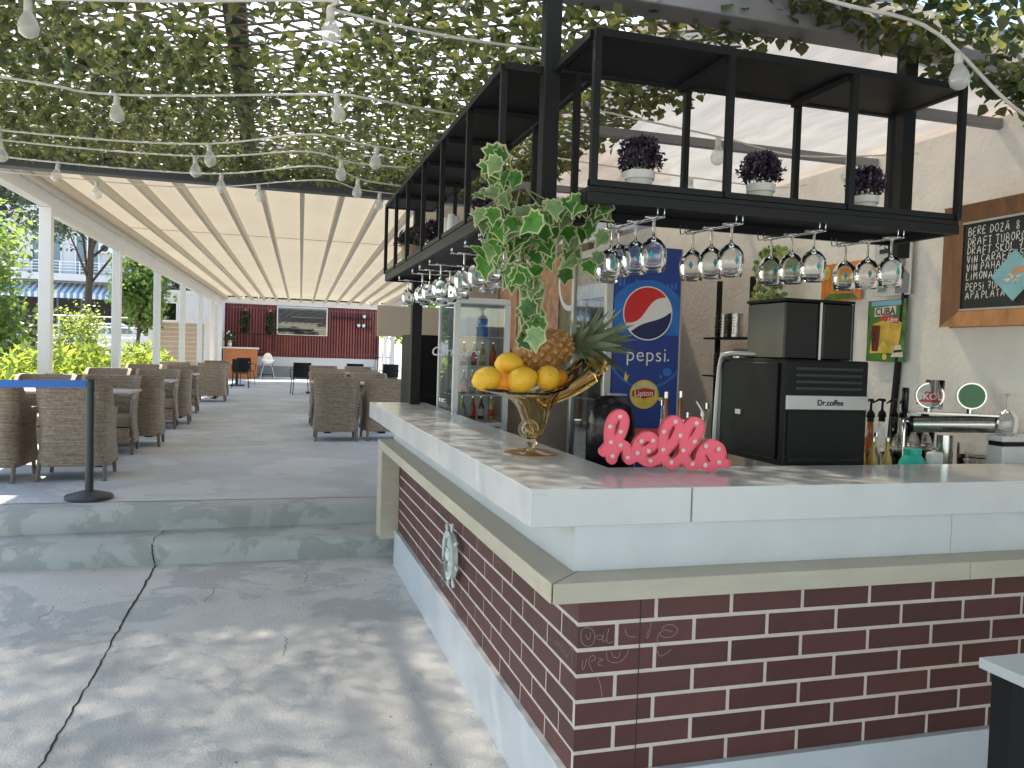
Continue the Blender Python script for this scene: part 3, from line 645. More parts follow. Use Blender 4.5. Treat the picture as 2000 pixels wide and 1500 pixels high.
# ---------------------------------------------------------------- far end of the terrace: red slatted wall
rw = thing('slatted_wall', 'dark red vertical slat wall closing the far end of the terrace', 'wall', (1.4,35,.3))
mk('base', B().box(-1.78,4.5,35.02,35.2,.3,1.16), 'far_white', rw)
mk('back_panel', B().box(-1.78,.29,35.06,35.2,1.16,3.26).box(2.33,4.5,35.06,35.2,1.16,3.26).box(.29,2.33,35.06,35.2,1.16,2.07), 'red_back', rw)
mk('dark_skirting', B().box(-.4,2.0,34.96,35.02,.3,.78), 'grey_steel', rw); mk('threshold', B().box(-.35,1.15,34.7,34.95,.3,.33), 'white_metal', rw)
x = -1.76; n = 0
while x < 4.46:
    wn_ = .29-.06 < x < 2.33
    z1 = 2.05 if wn_ else 3.28; z0 = 1.16
    mk('slat', B().box(x,x+.062,35.0,35.05,z0,z1), 'red_slat', rw); x += .112
for z in (1.3,3.1):
    mk('cross_rail', B().box(-1.76,.25,35.052,35.058,z,z+.06).box(2.36,4.45,35.052,35.058,z,z+.06), 'red_slat', rw)
wd = mk('window', B().box(.29,.34,34.96,35.1,2.07,3.24).box(2.28,2.33,34.96,35.1,2.07,3.24).box(.34,2.28,34.96,35.1,3.19,3.24).box(.34,2.28,34.94,35.1,2.07,2.10), 'cream_metal', rw)
mk('pane', B().box(.34,2.28,35.05,35.055,2.10,3.19), 'pane', wd); mk('inside', B().box(-.2,2.9,36.6,36.65,1.2,3.6), 'dark_room', wd)
for k, z in enumerate((2.35,2.6,2.85)): mk('inside_shelf', B().box(.9,2.25,36.2,36.5,z,z+.03), 'grey_steel', wd)
mk('fascia', B().box(-1.9,4.6,34.9,35.3,3.27,3.42), 'far_white', rw)
for x, nm in ((-.92,'left'),(.04,'right')):
    t = thing('hanging_plant', f'{nm} hanging green plant on the red slatted wall', 'plant', (x,34.93,3.06), 0, 'hanging plants on the red wall')
    mk('pot', B().prism([(x-.09,34.86,2.98),(x+.09,34.86,2.98),(x,34.86,3.1)], (0,.1,0)), 'wood_light_and_lit', t)
    r = np.random.default_rng(int(abs(x)*99)); p = np.stack([r.normal(0,.085,420), r.normal(0,.05,420)-.02, -r.uniform(.05,.98,420)], 1)
    o = link('foliage', leaf_cloud('foliage', p, (.06,.11), 'leaf_b', 4), None, t); o['kind'] = 'stuff'
for x0, x1, z in ((2.5,4.15,2.84),(3.5,4.18,2.46)): tag(mk('wall_shelf', B().box(x0,x1,34.76,35.0,z,z+.035), 'black_metal'), 'long dark shelf on the red wall' if x0 < 3 else 'short dark shelf on the red wall, below the long one', 'shelf')
for k, (x, z, lb) in enumerate(((3.82,2.875,'small white pot on the long dark wall shelf'),(3.6,2.495,'small white pot, left one on the short wall shelf'),(3.8,2.495,'small white pot, right one on the short wall shelf'))):
    t = thing('small_pot', lb, 'pot', (x,34.86,z)); mk('pot', B().lathe([(.05,0),(.075,.12),(.07,.12),(.05,.02)], n=14), 'pot_white', t, world=False); mk('plant', B().sph((0,0,.14),(.05,.05,.05),8,6), 'grey_leaf', t, world=False)
def grid_fence(label, x0, x1, y, z1, n):
    t = thing('black_fence', label, 'fence', ((x0+x1)/2,y,.3)); 
    for z in (.42,z1-.02,(z1+.42)/2): mk('rail', B().box(x0,x1,y-.015,y+.015,z,z+.03), 'black_metal', t)
    for k in range(n+1): mk('bar', B().box(x0+(x1-x0)*k/n-.012,x0+(x1-x0)*k/n+.012,y-.012,y+.012,.3,z1), 'black_metal', t)
grid_fence('black metal railing panel behind the wooden counter', -1.75,.16,34.6,2.06,5)
grid_fence('black metal bar panel at the far right corner of the terrace', 4.3,5.0,34.7,2.08,7)
# reed screen strip, wooden reception counter, high chair
tag(mk('reed_screen', B().box(-2.05,-1.78,34.4,34.5,.3,2.7), 'basket'), 'woven screen strip at the left end of the red wall', 'screen')
ct = thing('wooden_counter', 'orange brown wooden reception counter with pale top at the far end', 'counter', (-1.05,33.6,.3))
for k in range(7): mk('plank', B().box(-1.66,-.42,33.2,33.23,.34+.158*k,.34+.158*k+.15), 'wood_orange', ct)
mk('inner_block', B().box(-1.66,-.42,33.231,33.9,.3,1.45), 'wood_orange', ct); mk('top', B().box(-1.74,-.36,33.1,33.95,1.45,1.51), 'far_white', ct)
t = thing('flower_vase', 'small vase of white flowers on the wooden counter', 'vase', (-1.45,33.5,1.51)); mk('vase', B().lathe([(.06,0),(.08,.12),(.05,.22),(.06,.25)], n=14), 'pot_white', t, world=False, smooth=True)
r = np.random.default_rng(5); o = link('foliage', leaf_cloud('foliage', r.normal(0,.09,(160,3))+np.array([0,0,.38]), (.06,.1), 'leaf_b', 5), None, t); o['kind'] = 'stuff'
for k in range(3): mk('flower', B().sph((rnd.uniform(-.1,.1),-.05,.45+.07*k),.035,8,6), 'pot_white', t, world=False)
hc = thing('high_chair', 'white plastic baby high chair with splayed legs beside the counter', 'high chair', (-.03,33.3,.3))
mk('seat', B().lathe([(.10,.60),(.19,.62),(.21,.72),(.19,.74),(.10,.66)], n=18), 'plastic_white', hc, world=False, smooth=True)
bb = B(); 
for k in range(13):
    a = math.pi*(k/12); bb.v += [(.2*math.cos(a),.12,.72+.30*math.sin(a)),(.2*math.cos(a),.16,.72+.30*math.sin(a))]
bb.f = [(2*k,2*k+2,2*k+3,2*k+1) for k in range(12)]+[tuple(2*k for k in range(12,-1,-1)), tuple(2*k+1 for k in range(13))]
mk('backrest', bb, 'plastic_white', hc, world=False); mk('tray', B().box(-.24,.24,-.32,-.06,.72,.75), 'plastic_white', hc, world=False, bevel=.01)
for sx in (-1,1):
    for sy in (-1,1): mk('leg', B().cyl((sx*.13,sy*.1,.64),(sx*.27,sy*.27,0),.018,n=8), 'silver', hc, world=False)
SCR_F = [[(0.9284,0.6971),(0.9327,0.7181),(0.95,0.724),(0.968,0.7133),(0.9754,0.6914),(0.9671,0.6706),(0.9496,0.6662),(0.9341,0.6778),(0.9284,0.6971)],[(0.9432,0.7032),(0.9513,0.6884),(0.9588,0.6902),(0.9596,0.7092)],[(0.9764,0.6914),(0.9888,0.6977),(1.0018,0.692),(0.9919,0.6831),(0.9816,0.6886)],[(1.0039,0.7038),(1.0023,0.6776),(1.0123,0.6817)],[(1.0212,0.7169),(1.0147,0.6863),(1.0204,0.6716),(1.0382,0.6751)],[(1.0754,0.7109),(1.0813,0.6937),(1.0946,0.6855),(1.1128,0.6843)],[(1.1636,0.7269),(1.1596,0.6956),(1.1524,0.6767),(1.1499,0.6865),(1.1565,0.7055)],[(1.199,0.7027),(1.2145,0.7138),(1.2359,0.7139),(1.2569,0.6988),(1.2454,0.6799),(1.2161,0.6746),(1.1944,0.6859),(1.2098,0.6995),(1.2395,0.6911)],[(1.1941,0.6932),(1.1869,0.6742),(1.1904,0.6545),(1.2013,0.6478)],[(1.0163,0.6456),(1.0198,0.619),(1.0459,0.6073),(1.0714,0.6149),(1.0863,0.6331),(1.0883,0.6474)],[(1.0318,0.642),(1.04,0.627),(1.0556,0.6234),(1.0627,0.6397)],[(1.1884,0.6376),(1.1972,0.6174),(1.2183,0.6231),(1.2365,0.6364)],[(0.9386,0.6253),(0.9371,0.5969),(0.9445,0.6011),(0.951,0.6291)],[(0.9728,0.5845),(0.9592,0.6118),(0.961,0.6307),(0.9745,0.6358),(0.978,0.6232),(0.964,0.6176)],[(0.989,0.6261),(1.0045,0.6201),(0.992,0.6154),(0.9898,0.606),(1.0052,0.6019)],[(0.9835,0.5717),(0.997,0.549),(1.0063,0.505)]]
SCR_S = [[(2.6106,0.6444),(2.5831,0.6296),(2.5821,0.6037),(2.6051,0.5905)],[(2.5435,0.6143),(2.5336,0.5934)],[(2.5007,0.6188),(2.4916,0.6031),(2.48,0.6224),(2.4696,0.6079),(2.4565,0.6256),(2.4463,0.6111)],[(2.4178,0.6302),(2.438,0.6156),(2.4299,0.607),(2.4117,0.6116)],[(2.4031,0.6255),(2.3855,0.6034),(2.3367,0.6516),(2.3377,0.62),(2.3398,0.5855)],[(3.6094,0.6226),(3.5818,0.6365),(3.5869,0.607),(3.6172,0.6136)],[(3.4866,0.5566),(3.47,0.5337),(3.4583,0.5506)],[(3.2419,0.6811),(3.1966,0.7023),(3.1426,0.6972)]]
# ================================================================== THE BAR
bar = thing('bar_counter', 'white topped bar counter faced with dark red brick tiles and beige ledge', 'bar counter', (.93,2.3,.004))
ZT = 1.155; ZB = 1.042
L1 = [(.745,2.27),(1.272,2.27),(1.272,2.71),(1.18,2.71),(1.18,6.28),(.745,6.28)]
mk('countertop', B().prism([(x,y,ZB) for x,y in L1], (0,0,ZT-ZB)), 'white_top', bar, bevel=.003, seg=2)
mk('countertop', B().prism([(x,y,ZB) for x,y in [(1.277,2.27),(3.2,2.27),(3.2,2.71),(1.277,2.71)]], (0,0,ZT-ZB)), 'white_top', bar, bevel=.003, seg=2)
mk('edge_line', B().box(.7445,.80,2.2692,2.2702,1.1395,1.1405), 'grey_bead', bar)
mk('worktop_seam', B().ribbon([(1.06+.30*math.cos(a), 3.0+.42*math.sin(a), ZT+.0012) for a in [math.pi*(1.18+.66*k/20) for k in range(21)]], .0018, (0,0,1)), 'grey_bead', bar)
mk('upper_panel', B().box(.895,.913,2.312,6.0,.9005,ZB-.0005), 'white_lam', bar)
mk('upper_panel', B().box(.895,2.308,2.293,2.311,.9005,ZB-.0005), 'white_lam', bar); mk('upper_panel', B().box(2.3105,3.2,2.293,2.311,.9005,ZB-.0005), 'white_lam', bar)
T0, T1 = .84, .90
mk('ledge', B().prism([(x,y,T0) for x,y in [(.785,2.179),(.917,2.311),(.917,4.116),(.785,4.116)]], (0,0,T1-T0)), 'trim', bar, bevel=.002)
mk('ledge', B().prism([(x,y,T0) for x,y in [(.785,4.118),(.917,4.118),(.917,6.05),(.785,6.05)]], (0,0,T1-T0)), 'trim', bar, bevel=.002)
mk('ledge', B().prism([(x,y,T0) for x,y in [(.789,2.175),(2.279,2.175),(2.279,2.307),(.921,2.307)]], (0,0,T1-T0)), 'trim', bar, bevel=.002)
mk('ledge', B().prism([(x,y,T0) for x,y in [(2.281,2.175),(3.2,2.175),(3.2,2.307),(2.281,2.307)]], (0,0,T1-T0)), 'trim', bar, bevel=.002)
mk('end_board', B().box(.787,.917,5.835,6.048,.20,.8395), 'trim', bar, bevel=.002)
mk('mortar_panel', B().box(.921,.94,2.3205,5.834,.255,.8395), 'mortar', bar); mk('mortar_panel', B().box(.9193,3.2,2.301,2.32,.255,.8395), 'mortar', bar)
mk('skirting', B().box(.892,.9205,2.271,5.85,.004,.262), 'white_lam', bar, bevel=.002); mk('skirting', B().box(.9212,3.2,2.2715,2.3005,.004,.262), 'white_lam', bar, bevel=.002)
mk('inner_block', B().box(.942,1.16,2.322,5.98,.004,1.0).box(1.162,3.2,2.322,2.68,.004,1.0), 'black_plastic', bar)  # unseen dark boxes added inside the bar to block light
BR = {}
def brick(axis, a0, a1, z0, z1):
    L_, H_ = round(a1-a0,3), round(z1-z0,3); k = (axis, L_, H_)
    if k not in BR:
        bb = B().box(-.0015,0,0,L_,0,H_) if axis == 'y' else B().box(0,L_,-.0015,0,0,H_)
        me = bpy.data.meshes.new('brick'); me.from_pydata(bb.v, [], bb.f); me.materials.append(MAT('brick')); BR[k] = me
    inst('brick', BR[k], ((.9205)+rnd.uniform(-.0005,.0005), a0, z0) if axis == 'y' else (a0, 2.3005+rnd.uniform(-.0005,.0005), z0), parent=bar)
beds = [.254,.334,.414,.494,.574,.654,.734,.814,.845]
for k in range(8):
    z0 = beds[k]+.0065 if k else .262; z1 = min(beds[k+1]-.0065, .8395)
    odd = k % 2  # rows .494 and .654 have the joint nearest the corner
    j = [2.2992]+[(2.444 if odd else 2.577)+.2795*i for i in range(14)]
    for i in range(len(j)):
        a = j[i]+(.0068 if i else 0); e = (j[i+1]-.0068) if i+1 < len(j) else 5.834
        e = min(e, 5.834)
        if e-a > .02: brick('y', a, e, z0, z1)
    j = [.9195]+[(1.048 if odd else 1.180)+.2675*i for i in range(9)]
    for i in range(len(j)):
        a = j[i]+(.0068 if i else 0); e = min((j[i+1]-.0068) if i+1 < len(j) else 3.2, 3.2)
        for a, e in (((a, 1.1255), (1.1275, e)) if a < 1.12 < 1.13 < e else ((a, e),)):
            if e-a > .02: brick('x', a, e, z0, z1)
mk('panel_gap', B().box(1.1253,1.1277,2.2982,2.3,.262,.8395), 'crack', bar)
for s in SCR_F: mk('scratched_writing', B().ribbon(smooth_path([(x,2.2979,z) for x,z in s],4), .0016, (0,-1,0)), 'scratch', bar)
for s in SCR_S: mk('scratched_writing', B().ribbon(smooth_path([(.9179,y,z) for y,z in s],4), .0018, (-1,0,0)), 'scratch', bar)
for k, (x, z) in enumerate(((2.55,.19),(2.68,.20),(2.9,.215),(1.9,.15))): mk('screw', B().cyl((x,2.2700,z),(x,2.2716,z),.004,n=8), 'black_plastic', bar)

# small knocks along the edges of the laminate
rk_ = random.Random(17)
for k in range(16):
    y = rk_.uniform(2.35,5.9); z = rk_.choice((ZT-.001, ZB+.001, ZB+.004)); w = rk_.uniform(.003,.009)
    mk('chip', B().prism([(.7441,y,z-.002),(.7441,y+w,z-.0025),(.7441,y+w*.6,z+.0015)], (.0005,0,0)), 'grey_bead', bar)
for k in range(12):
    x = rk_.uniform(.8,3.0); z = rk_.choice((ZT-.001, ZB+.001, ZB+.003)); w = rk_.uniform(.003,.008)
    mk('chip', B().prism([(x,2.2691,z-.002),(x+w,2.2691,z-.0025),(x+w*.6,2.2691,z+.0015)], (0,.0005,0)), 'grey_bead', bar)
# wooden ship wheel hung on the brick side
wh = thing('ship_wheel', 'small worn white wooden ship wheel hung on the brick side of the bar', 'ship wheel', (.885,3.95,.545), 0)
def ring(R, r, n=40): return [(0, R*math.cos(2*math.pi*k/n), R*math.sin(2*math.pi*k/n)) for k in range(n+1)]
b = B()
for R0, R1, x0, x1 in ((.092,.118,-.012,.012),(.088,.096,-.017,-.010),(.112,.12,-.017,-.010)):
    n = 48; o = len(b.v)
    for k in range(n):
        a = 2*math.pi*k/n; c, s = math.cos(a), math.sin(a); b.v += [(x0,R0*c,R0*s),(x0,R1*c,R1*s),(x1,R1*c,R1*s),(x1,R0*c,R0*s)]
    b.f += [(o+4*k+i, o+4*k+(i+1)%4, o+4*((k+1)%n)+(i+1)%4, o+4*((k+1)%n)+i) for k in range(n) for i in range(4)]
mk('rim', b, 'wheel_paint', wh, world=False)
mk('hub', B().lathe([(.0,-.022),(.02,-.022),(.032,-.012),(.032,.012),(0,.012)], n=20).xf(Matrix.Rotation(math.pi/2,4,'Y')), 'wheel_paint', wh, world=False)
for k in range(8):
    a = math.pi*k/4+.2; c, s = math.cos(a), math.sin(a)
    mk('spoke', B().tube([(0,c*q,s*q) for q in (.025,.05,.075,.093)], [.007,.010,.006,.008], 8), 'wheel_paint', wh, world=False, smooth=True)
    mk('handle', B().tube([(0,c*q,s*q) for q in (.118,.128,.142,.158,.166,.168)], [.006,.006,.010,.009,.007,.002], 8), 'wheel_paint', wh, world=False, smooth=True)
b = B(); r = random.Random(3)
for k in range(26):
    y0 = .02+.07*r.random(); z0 = -.02-.1*r.random(); b.tube([(-.02,y0,z0),(-.026+r.uniform(-.006,.006),y0+r.uniform(-.04,.04),z0-.03),(-.02,y0+r.uniform(-.05,.05),z0-.06)], .0014, 4)
mk('net', b, 'net', wh, world=False)

# ---------------------------------------------------------------- black steel shelves hanging over the bar
def shelf_unit(label, loc, x0, x1, y0, y1, fx, bx, axis):
    t = thing('hanging_shelf', label, 'shelf', loc, 0, 'black hanging shelves over the bar'); q = .022; za, zb = 2.052, 2.567
    mk('tray', B().box(x0,x1,y0,y1,2.066,2.085), 'black_metal', t, bevel=.002)
    for tb_ in ((x0,x1,y0-.002,y0+.02),(x0,x1,y1-.02,y1),(x0-.002,x0+.02,y0+.0201,y1-.0201),(x1-.02,x1,y0+.0201,y1-.0201)): mk('tray_side', B().box(*tb_,2.034,2.0655), 'black_metal', t)
    mk('tray_edge', (B().box(x0,x1,y0-.003,y0+.02,2.0855,2.105) if axis == 'x' else B().box(x0-.003,x0+.02,y0,y1,2.0855,2.105)), 'black_metal', t)
    mk('top_panel', B().box(x0+.02,x1-.02,y0+.02,y1-.02,2.548,2.556), 'black_metal', t)
    for (a, c) in (((x0,y0),(x1,y0)),((x0,y1),(x1,y1)),((x0,y0),(x0,y1)),((x1,y0),(x1,y1))):
        ax, ay = a; cx, cy = c
        if ax != cx: mk('top_rail', B().box(ax,cx,ay-q/2,ay+q/2,zb-.024,zb), 'black_metal', t)
        else: mk('top_rail', B().box(ax-q/2,ax+q/2,ay+q/2,cy-q/2,zb-.024,zb), 'black_metal', t)
    for p, back in [(p, 0) for p in fx]+[(p, 1) for p in bx]:
        x, y = (p, y1 if back else y0) if axis == 'x' else (x1 if back else x0, p)
        mk('upright', B().box(x-q/2,x+q/2,y-q/2,y+q/2,2.0851,zb-.0245), 'black_metal', t)
    n = (3 if axis == 'x' else 6)
    for k in range(1, n):
        if axis == 'x': X = x0+(x1-x0)*k/n; mk('cross_bar', B().box(X-.012,X+.012,y0+.012,y1-.012,2.525,2.5475), 'black_metal', t)
        else: Y = y0+(y1-y0)*k/n; mk('cross_bar', B().box(x0+.012,x1-.012,Y-.012,Y+.012,2.525,2.5475), 'black_metal', t)
    return t
shelf_unit('black steel hanging shelf facing the camera with three potted plants', (1.66,2.58,2.04), .947,2.382,2.40,2.75, [.958,1.429,1.908,2.371], [1.027,1.459,1.933,2.371], 'x')
shelf_unit('long black steel hanging shelf receding along the left of the bar', (.93,4.3,2.04), .77,1.10,2.79,5.78, [2.80,3.31,3.84,4.33,4.84,5.30,5.77], [3.45,4.2,5.06,5.6], 'y')
for nm, x, y, z0, z1, w, lb in (('steel_post',.936,2.785,2.0,2.859,.058,'thick black steel post between the two hanging shelves'),('steel_post',2.505,2.83,2.0,2.859,.06,'black steel post at the right end of the plant shelf'),('steel_post',1.055,6.1,1.156,2.95,.075,'black steel post standing on the far end of the bar top')):
    tag(mk(nm, B().box(x-w/2,x+w/2,y-w/2,y+w/2,z0,z1), 'black_metal', bevel=.003), lb, 'post')
# glass racks and stemmed glasses
GP = [(.001,.0),(.032,.001),(.033,.003),(.012,.006),(.0045,.012),(.0038,.055),(.006,.066),(.026,.078),(.041,.098),(.0455,.122),(.043,.150),(.037,.178)]
def make_glass():
    me = bpy.data.meshes.new('glass'); inner = [(r-.0014,z) for r,z in reversed(GP[6:])]+[(.0003,.0665)]; bb = B().lathe([(r,-z) for r,z in GP+inner], n=26, close=False); me.from_pydata(bb.v, [], bb.f); me.polygons.foreach_set('use_smooth', [True]*len(me.polygons)); me.materials.append(MAT('glass_real'))
    p = B(); a0 = -1.9
    for (u, v) in ((0,.016),(.34,0),(0,-.016),(-.34,0)):
        a = a0+u*.5; z = .128-v; rr = .0462; p.v.append((rr*math.cos(a), rr*math.sin(a), -z))
    p.f = [(0,1,2,3)]; m2 = bpy.data.meshes.new('printed_emblem'); m2.from_pydata(p.v, [], p.f); m2.materials.append(MAT('print')); return me, m2
GM, GE = make_glass()
ORD = ['first','second','third','fourth','fifth','sixth','seventh']
def glass(x, y, z, label, rot=(0,0,0), s=1.0):
    t = thing('wine_glass', label, 'glass', (x,y,z), 0, 'stemmed glasses hanging upside down'); t.rotation_euler = rot
    for nm, me in (('bowl_and_stem', GM), ('printed_emblem', GE)):
        o = bpy.data.objects.new(nm, me); COL.objects.link(o); o.parent = t; o.scale = (s,s,s)
def rack(label, pts_fn):
    t = thing('glass_rack', label, 'rack', pts_fn(0,0), 0, 'wire glass racks under the shelves')
    for s in (-.012,.012): mk('wire', B().tube(smooth_path([pts_fn(u,s,dz) for u,dz in ((0,.04),(.002,.005),(.03,0),(.5,0),(.9,0),(.985,.003),(1,.04))],4), .0022, 6), 'chrome', t, smooth=True)
    mk('bracket', B().tube([pts_fn(0,-.02,.042),pts_fn(0,.02,.042)], .003, 6), 'chrome', t)
    return t
for k, x in enumerate((1.203,1.491,1.816,2.143)):
    sl = -.16
    rack(f'chrome wire glass rack, {ORD[k]} from the left under the plant shelf', lambda u, s, dz=0, x=x, sl=sl: (x+s+sl*.30*u, 2.415+.30*u, 2.008+dz))
    for q in range(3):
        u = .12+.34*q
        glass(x+sl*.30*u, 2.415+.30*u, 2.014, f'{["front","middle","back"][q]} stemmed glass on the {ORD[k]} rack from left under the plant shelf', (0,0,rnd.uniform(-.3,.3)))
glass(1.118, 2.60, 1.985, 'stemmed glass hanging tilted and lower, leftmost under the plant shelf', (-.1,.16,.2))
for k, y in enumerate((5.31,4.80,4.56,4.26,3.72,3.45,3.20)):
    rack(f'chrome wire glass rack, {ORD[k]} from the far end under the long shelf', lambda u, s, dz=0, y=y: (.80+.27*u, y+s, 2.008+dz))
    for q in range(2):
        glass(.86+.115*q, y, 2.014, f'stemmed glass, {["outer","inner"][q]} one on the {ORD[k]} rack from the far end', (0,0,rnd.uniform(-.4,.4)), 1.0 if k else .9)
# ================================================================== THINGS ON AND AROUND THE BAR
# ---- pink marquee sign "hello"
hs_ = [[(190,770),(235,715),(300,640)],[(300,870),(272,720),(262,560),(268,430),(305,320),(370,262),(425,278),(452,350),(436,455),(396,560),(340,680),(310,790),(305,860)],
 [(305,840),(350,740),(410,680),(470,680),(505,740),(512,820),(535,868),(600,830)],[(600,830),(690,765),(800,712),(862,640),(848,575),(780,545),(700,575),(640,660),(636,750),(690,840),(800,893),(920,855)],
 [(920,855),(1010,750),(1120,610),(1190,470),(1190,365),(1125,322),(1050,370),(995,500),(980,680),(1015,830),(1105,912),(1205,860)],
 [(1205,860),(1300,740),(1410,570),(1480,430),(1452,348),(1375,342),(1305,430),(1270,590),(1275,760),(1315,870),(1395,925),(1490,880)],
 [(1490,880),(1505,770),(1560,680),(1650,630),(1750,670),(1785,765),(1745,860),(1640,930),(1555,905),(1515,820)],[(1610,650),(1640,740),(1720,845),(1850,885)]]
bulbs = [(390,287),(260,427),(403,492),(280,637),(410,675),(305,825),(510,838),(690,613),(845,600),(790,742),(643,773),(820,875),(1140,337),(988,477),(1213,522),(987,722),(1105,888),(1425,350),(1412,597),(1260,722),(1393,900),(1570,655),(1742,690),(1570,915),(1755,872)]
S = .000262
def sp_(p): return ((p[0]-1015)*S*1.0, (975-p[1])*S)
pol = [[(q.x, q.y) for q in smooth_path([sp_(p) for p in st], 5)] for st in hs_]
he = thing('hello_sign', 'hot pink light-up sign spelling hello in script letters on the bar', 'sign', (1.345,2.60,ZT+.010), -.24)
mk('face', plate_solid(pol, .0148, .0022, .030), 'pink', he, world=False)
bb = plate_solid(pol, .0172, .0022, .036, band=.0024); bb.xf(Matrix.Translation((0,-.005,0))); mk('rim', bb, 'pink', he, world=False)
for p in bulbs: x, z = sp_(p); mk('lamp', B().sph((x,-.003,z),(.0088,.006,.0088),12,8), 'pink_bulb', he, world=False, smooth=True)
cb = smooth_path([(.10,.02,.05),(.14,.05,.08),(.19,.09,.15),(.20,.10,.20),(.195,.14,.24)],5); tag(mk('cable', B().tube([Vector((1.345,2.60,ZT))+p for p in cb], .0035, 8), 'cable', smooth=True), 'white power cable rising behind the pink sign', 'cable')
# ---- amber glass fruit bowl shaped like a shell horn
bo = thing('fruit_bowl', 'amber glass footed fruit bowl shaped like a curled shell horn', 'bowl', (1.022,3.13,ZT+.0005))
mk('foot', B().lathe([(.0,.022),(.018,.020),(.06,.014),(.105,.004),(.110,.001),(.0,.0)], n=36), 'amber', bo, smooth=True, world=False)
mk('stem', B().lathe([(.016,.018),(.014,.028),(.022,.036),(.023,.046),(.015,.054),(.024,.064)], n=24), 'amber_pale', bo, smooth=True, world=False)
b = B(); rings = [(.060,0,.024,.024,0),(.085,.012,.036,.034,0),(.11,.014,.046,.044,0),(.15,.012,.058,.052,0),(.19,.008,.072,.06,0),(.215,.004,.092,.072,.02),(.232,-.005,.130,.10,.05),(.246,-.012,.185,.14,.09),(.255,-.018,.235,.165,.13)]
nn = 56
for (z, cx, rx, ry, tl) in rings:
    for k in range(nn):
        a = 2*math.pi*k/nn; fl = 1+.05*math.cos(14*a+z*14)*(1 if z > .07 else 0); x = cx+rx*math.cos(a)*fl; y = ry*math.sin(a)*fl
        lift = tl*max(0, math.cos(a))**2*1.0
        b.v.append((x, y, z+lift-(.012 if (tl > .1 and abs(math.sin(a)) > .8) else 0)))
b.f = [(i*nn+k, i*nn+(k+1)%nn, (i+1)*nn+(k+1)%nn, (i+1)*nn+k) for i in range(len(rings)-1) for k in range(nn)]
bw = mk('bowl', b, 'amber_pale', bo, smooth=True, world=False); md = bw.modifiers.new('solid', 'SOLIDIFY'); md.thickness = .005; md.offset = -1
hp = [(.03,0,.20),(.10,0,.245),(.17,0,.285),(.23,0,.325),(.262,0,.352),(.278,0,.352),(.287,0,.335)]
b = B(); b.tube(smooth_path(hp,4), [.026+.026*math.sin(math.pi*min(1,k/27)**.9) for k in range(25)], 22)
for i, p in enumerate(b.v): b.v[i] = (p[0], p[1]*1.35, p[2])
mk('curled_lip', b, 'amber_real', bo, smooth=True, world=False)
sc = [(-.028+(.006+.0048*t)*math.cos(-t*1.15+2.2), -.03, .098+(.006+.0048*t)*math.sin(-t*1.15+2.2)) for t in [k*.3 for k in range(26)]]
mk('scroll', B().tube(sc, [.013-.0002*k for k in range(26)], 10), 'amber_pale', bo, smooth=True, world=False)
# ---- fruit
def lemon(name, label, p, r, m, rot, grp):
    t = thing(name, label, name, p, 0, grp); t.rotation_euler = rot; b = B(); n, mm = 24, 16; el = 1.18 if m == 'lemon' else 1.0
    prof = []
    for k in range(mm+1):
        u = k/mm; a = math.pi*u; rr = r*math.sin(a)**.86; zz = -r*el*math.cos(a)
        if m == 'lemon' and (u < .08 or u > .92): zz *= 1.08
        prof.append((max(rr,.0005), zz))
    mk('skin', B().lathe(prof, n=n), m, t, smooth=True, world=False); mk('stem_end', B().cyl((0,0,r*el*(1.06 if m == 'lemon' else .985)),(0,0,r*el*(1.10 if m == 'lemon' else 1.01)),.006,.004,8), 'lemon_end', t, world=False)
FG = 'citrus fruit in the glass bowl'
lemon('lemon', 'yellow lemon at the left rim of the glass bowl', (.817,3.09,1.452), .047, 'lemon', (.4,1.2,.3), FG)
lemon('lemon', 'yellow lemon in the middle front of the glass bowl', (.952,3.06,1.452), .050, 'lemon', (.9,.9,.6), FG)
lemon('lemon', 'yellow lemon right of the middle one, below the pineapple', (1.060,3.06,1.462), .050, 'lemon', (1.2,.9,-.5), FG)
lemon('lemon', 'topmost yellow lemon with its stem end facing the room', (.924,3.15,1.512), .047, 'lemon', (1.5,.4,.9), FG)
lemon('orange', 'orange peeking out between the left and middle lemons', (.888,3.10,1.440), .041, 'orange', (.2,.1,0), FG)
lemon('orange', 'orange tucked under the pineapple behind the top lemon', (.985,3.20,1.505), .041, 'orange', (.2,.6,0), FG)
lemon('orange', 'orange at the right between the lemon and the curled lip', (1.125,3.12,1.455), .041, 'orange', (.5,.6,0), FG)
# ---- pineapple lying on the fruit
pi_ = thing('pineapple', 'ripe brown pineapple lying on the fruit with its crown to the right', 'pineapple', (1.085,3.20,1.575)); pi_.rotation_euler = (0, math.radians(80), .12)
b = B(); nu, nv = 104, 72; A, C_ = .080, .125
for j in range(nv+1):
    u = j/nv; a = math.pi*u
    for k in range(nu):
        th = 2*math.pi*k/nu; s_ = u*6.5; d1 = math.sin(math.pi*(th/(2*math.pi)*9+s_)); d2 = math.sin(math.pi*(th/(2*math.pi)*9-s_))
        bump = (abs(d1)**.6)*(abs(d2)**.6); rr = A*(math.sin(a)**.55)*(.90+.16*bump)+.0005
        b.v.append((rr*math.cos(th), rr*math.sin(th), -C_*math.cos(a)))
b.f = [(j*nu+k, j*nu+(k+1)%nu, (j+1)*nu+(k+1)%nu, (j+1)*nu+k) for j in range(nv) for k in range(nu)]
mk('body', b, 'pine_skin', pi_, world=False)
eb = B()
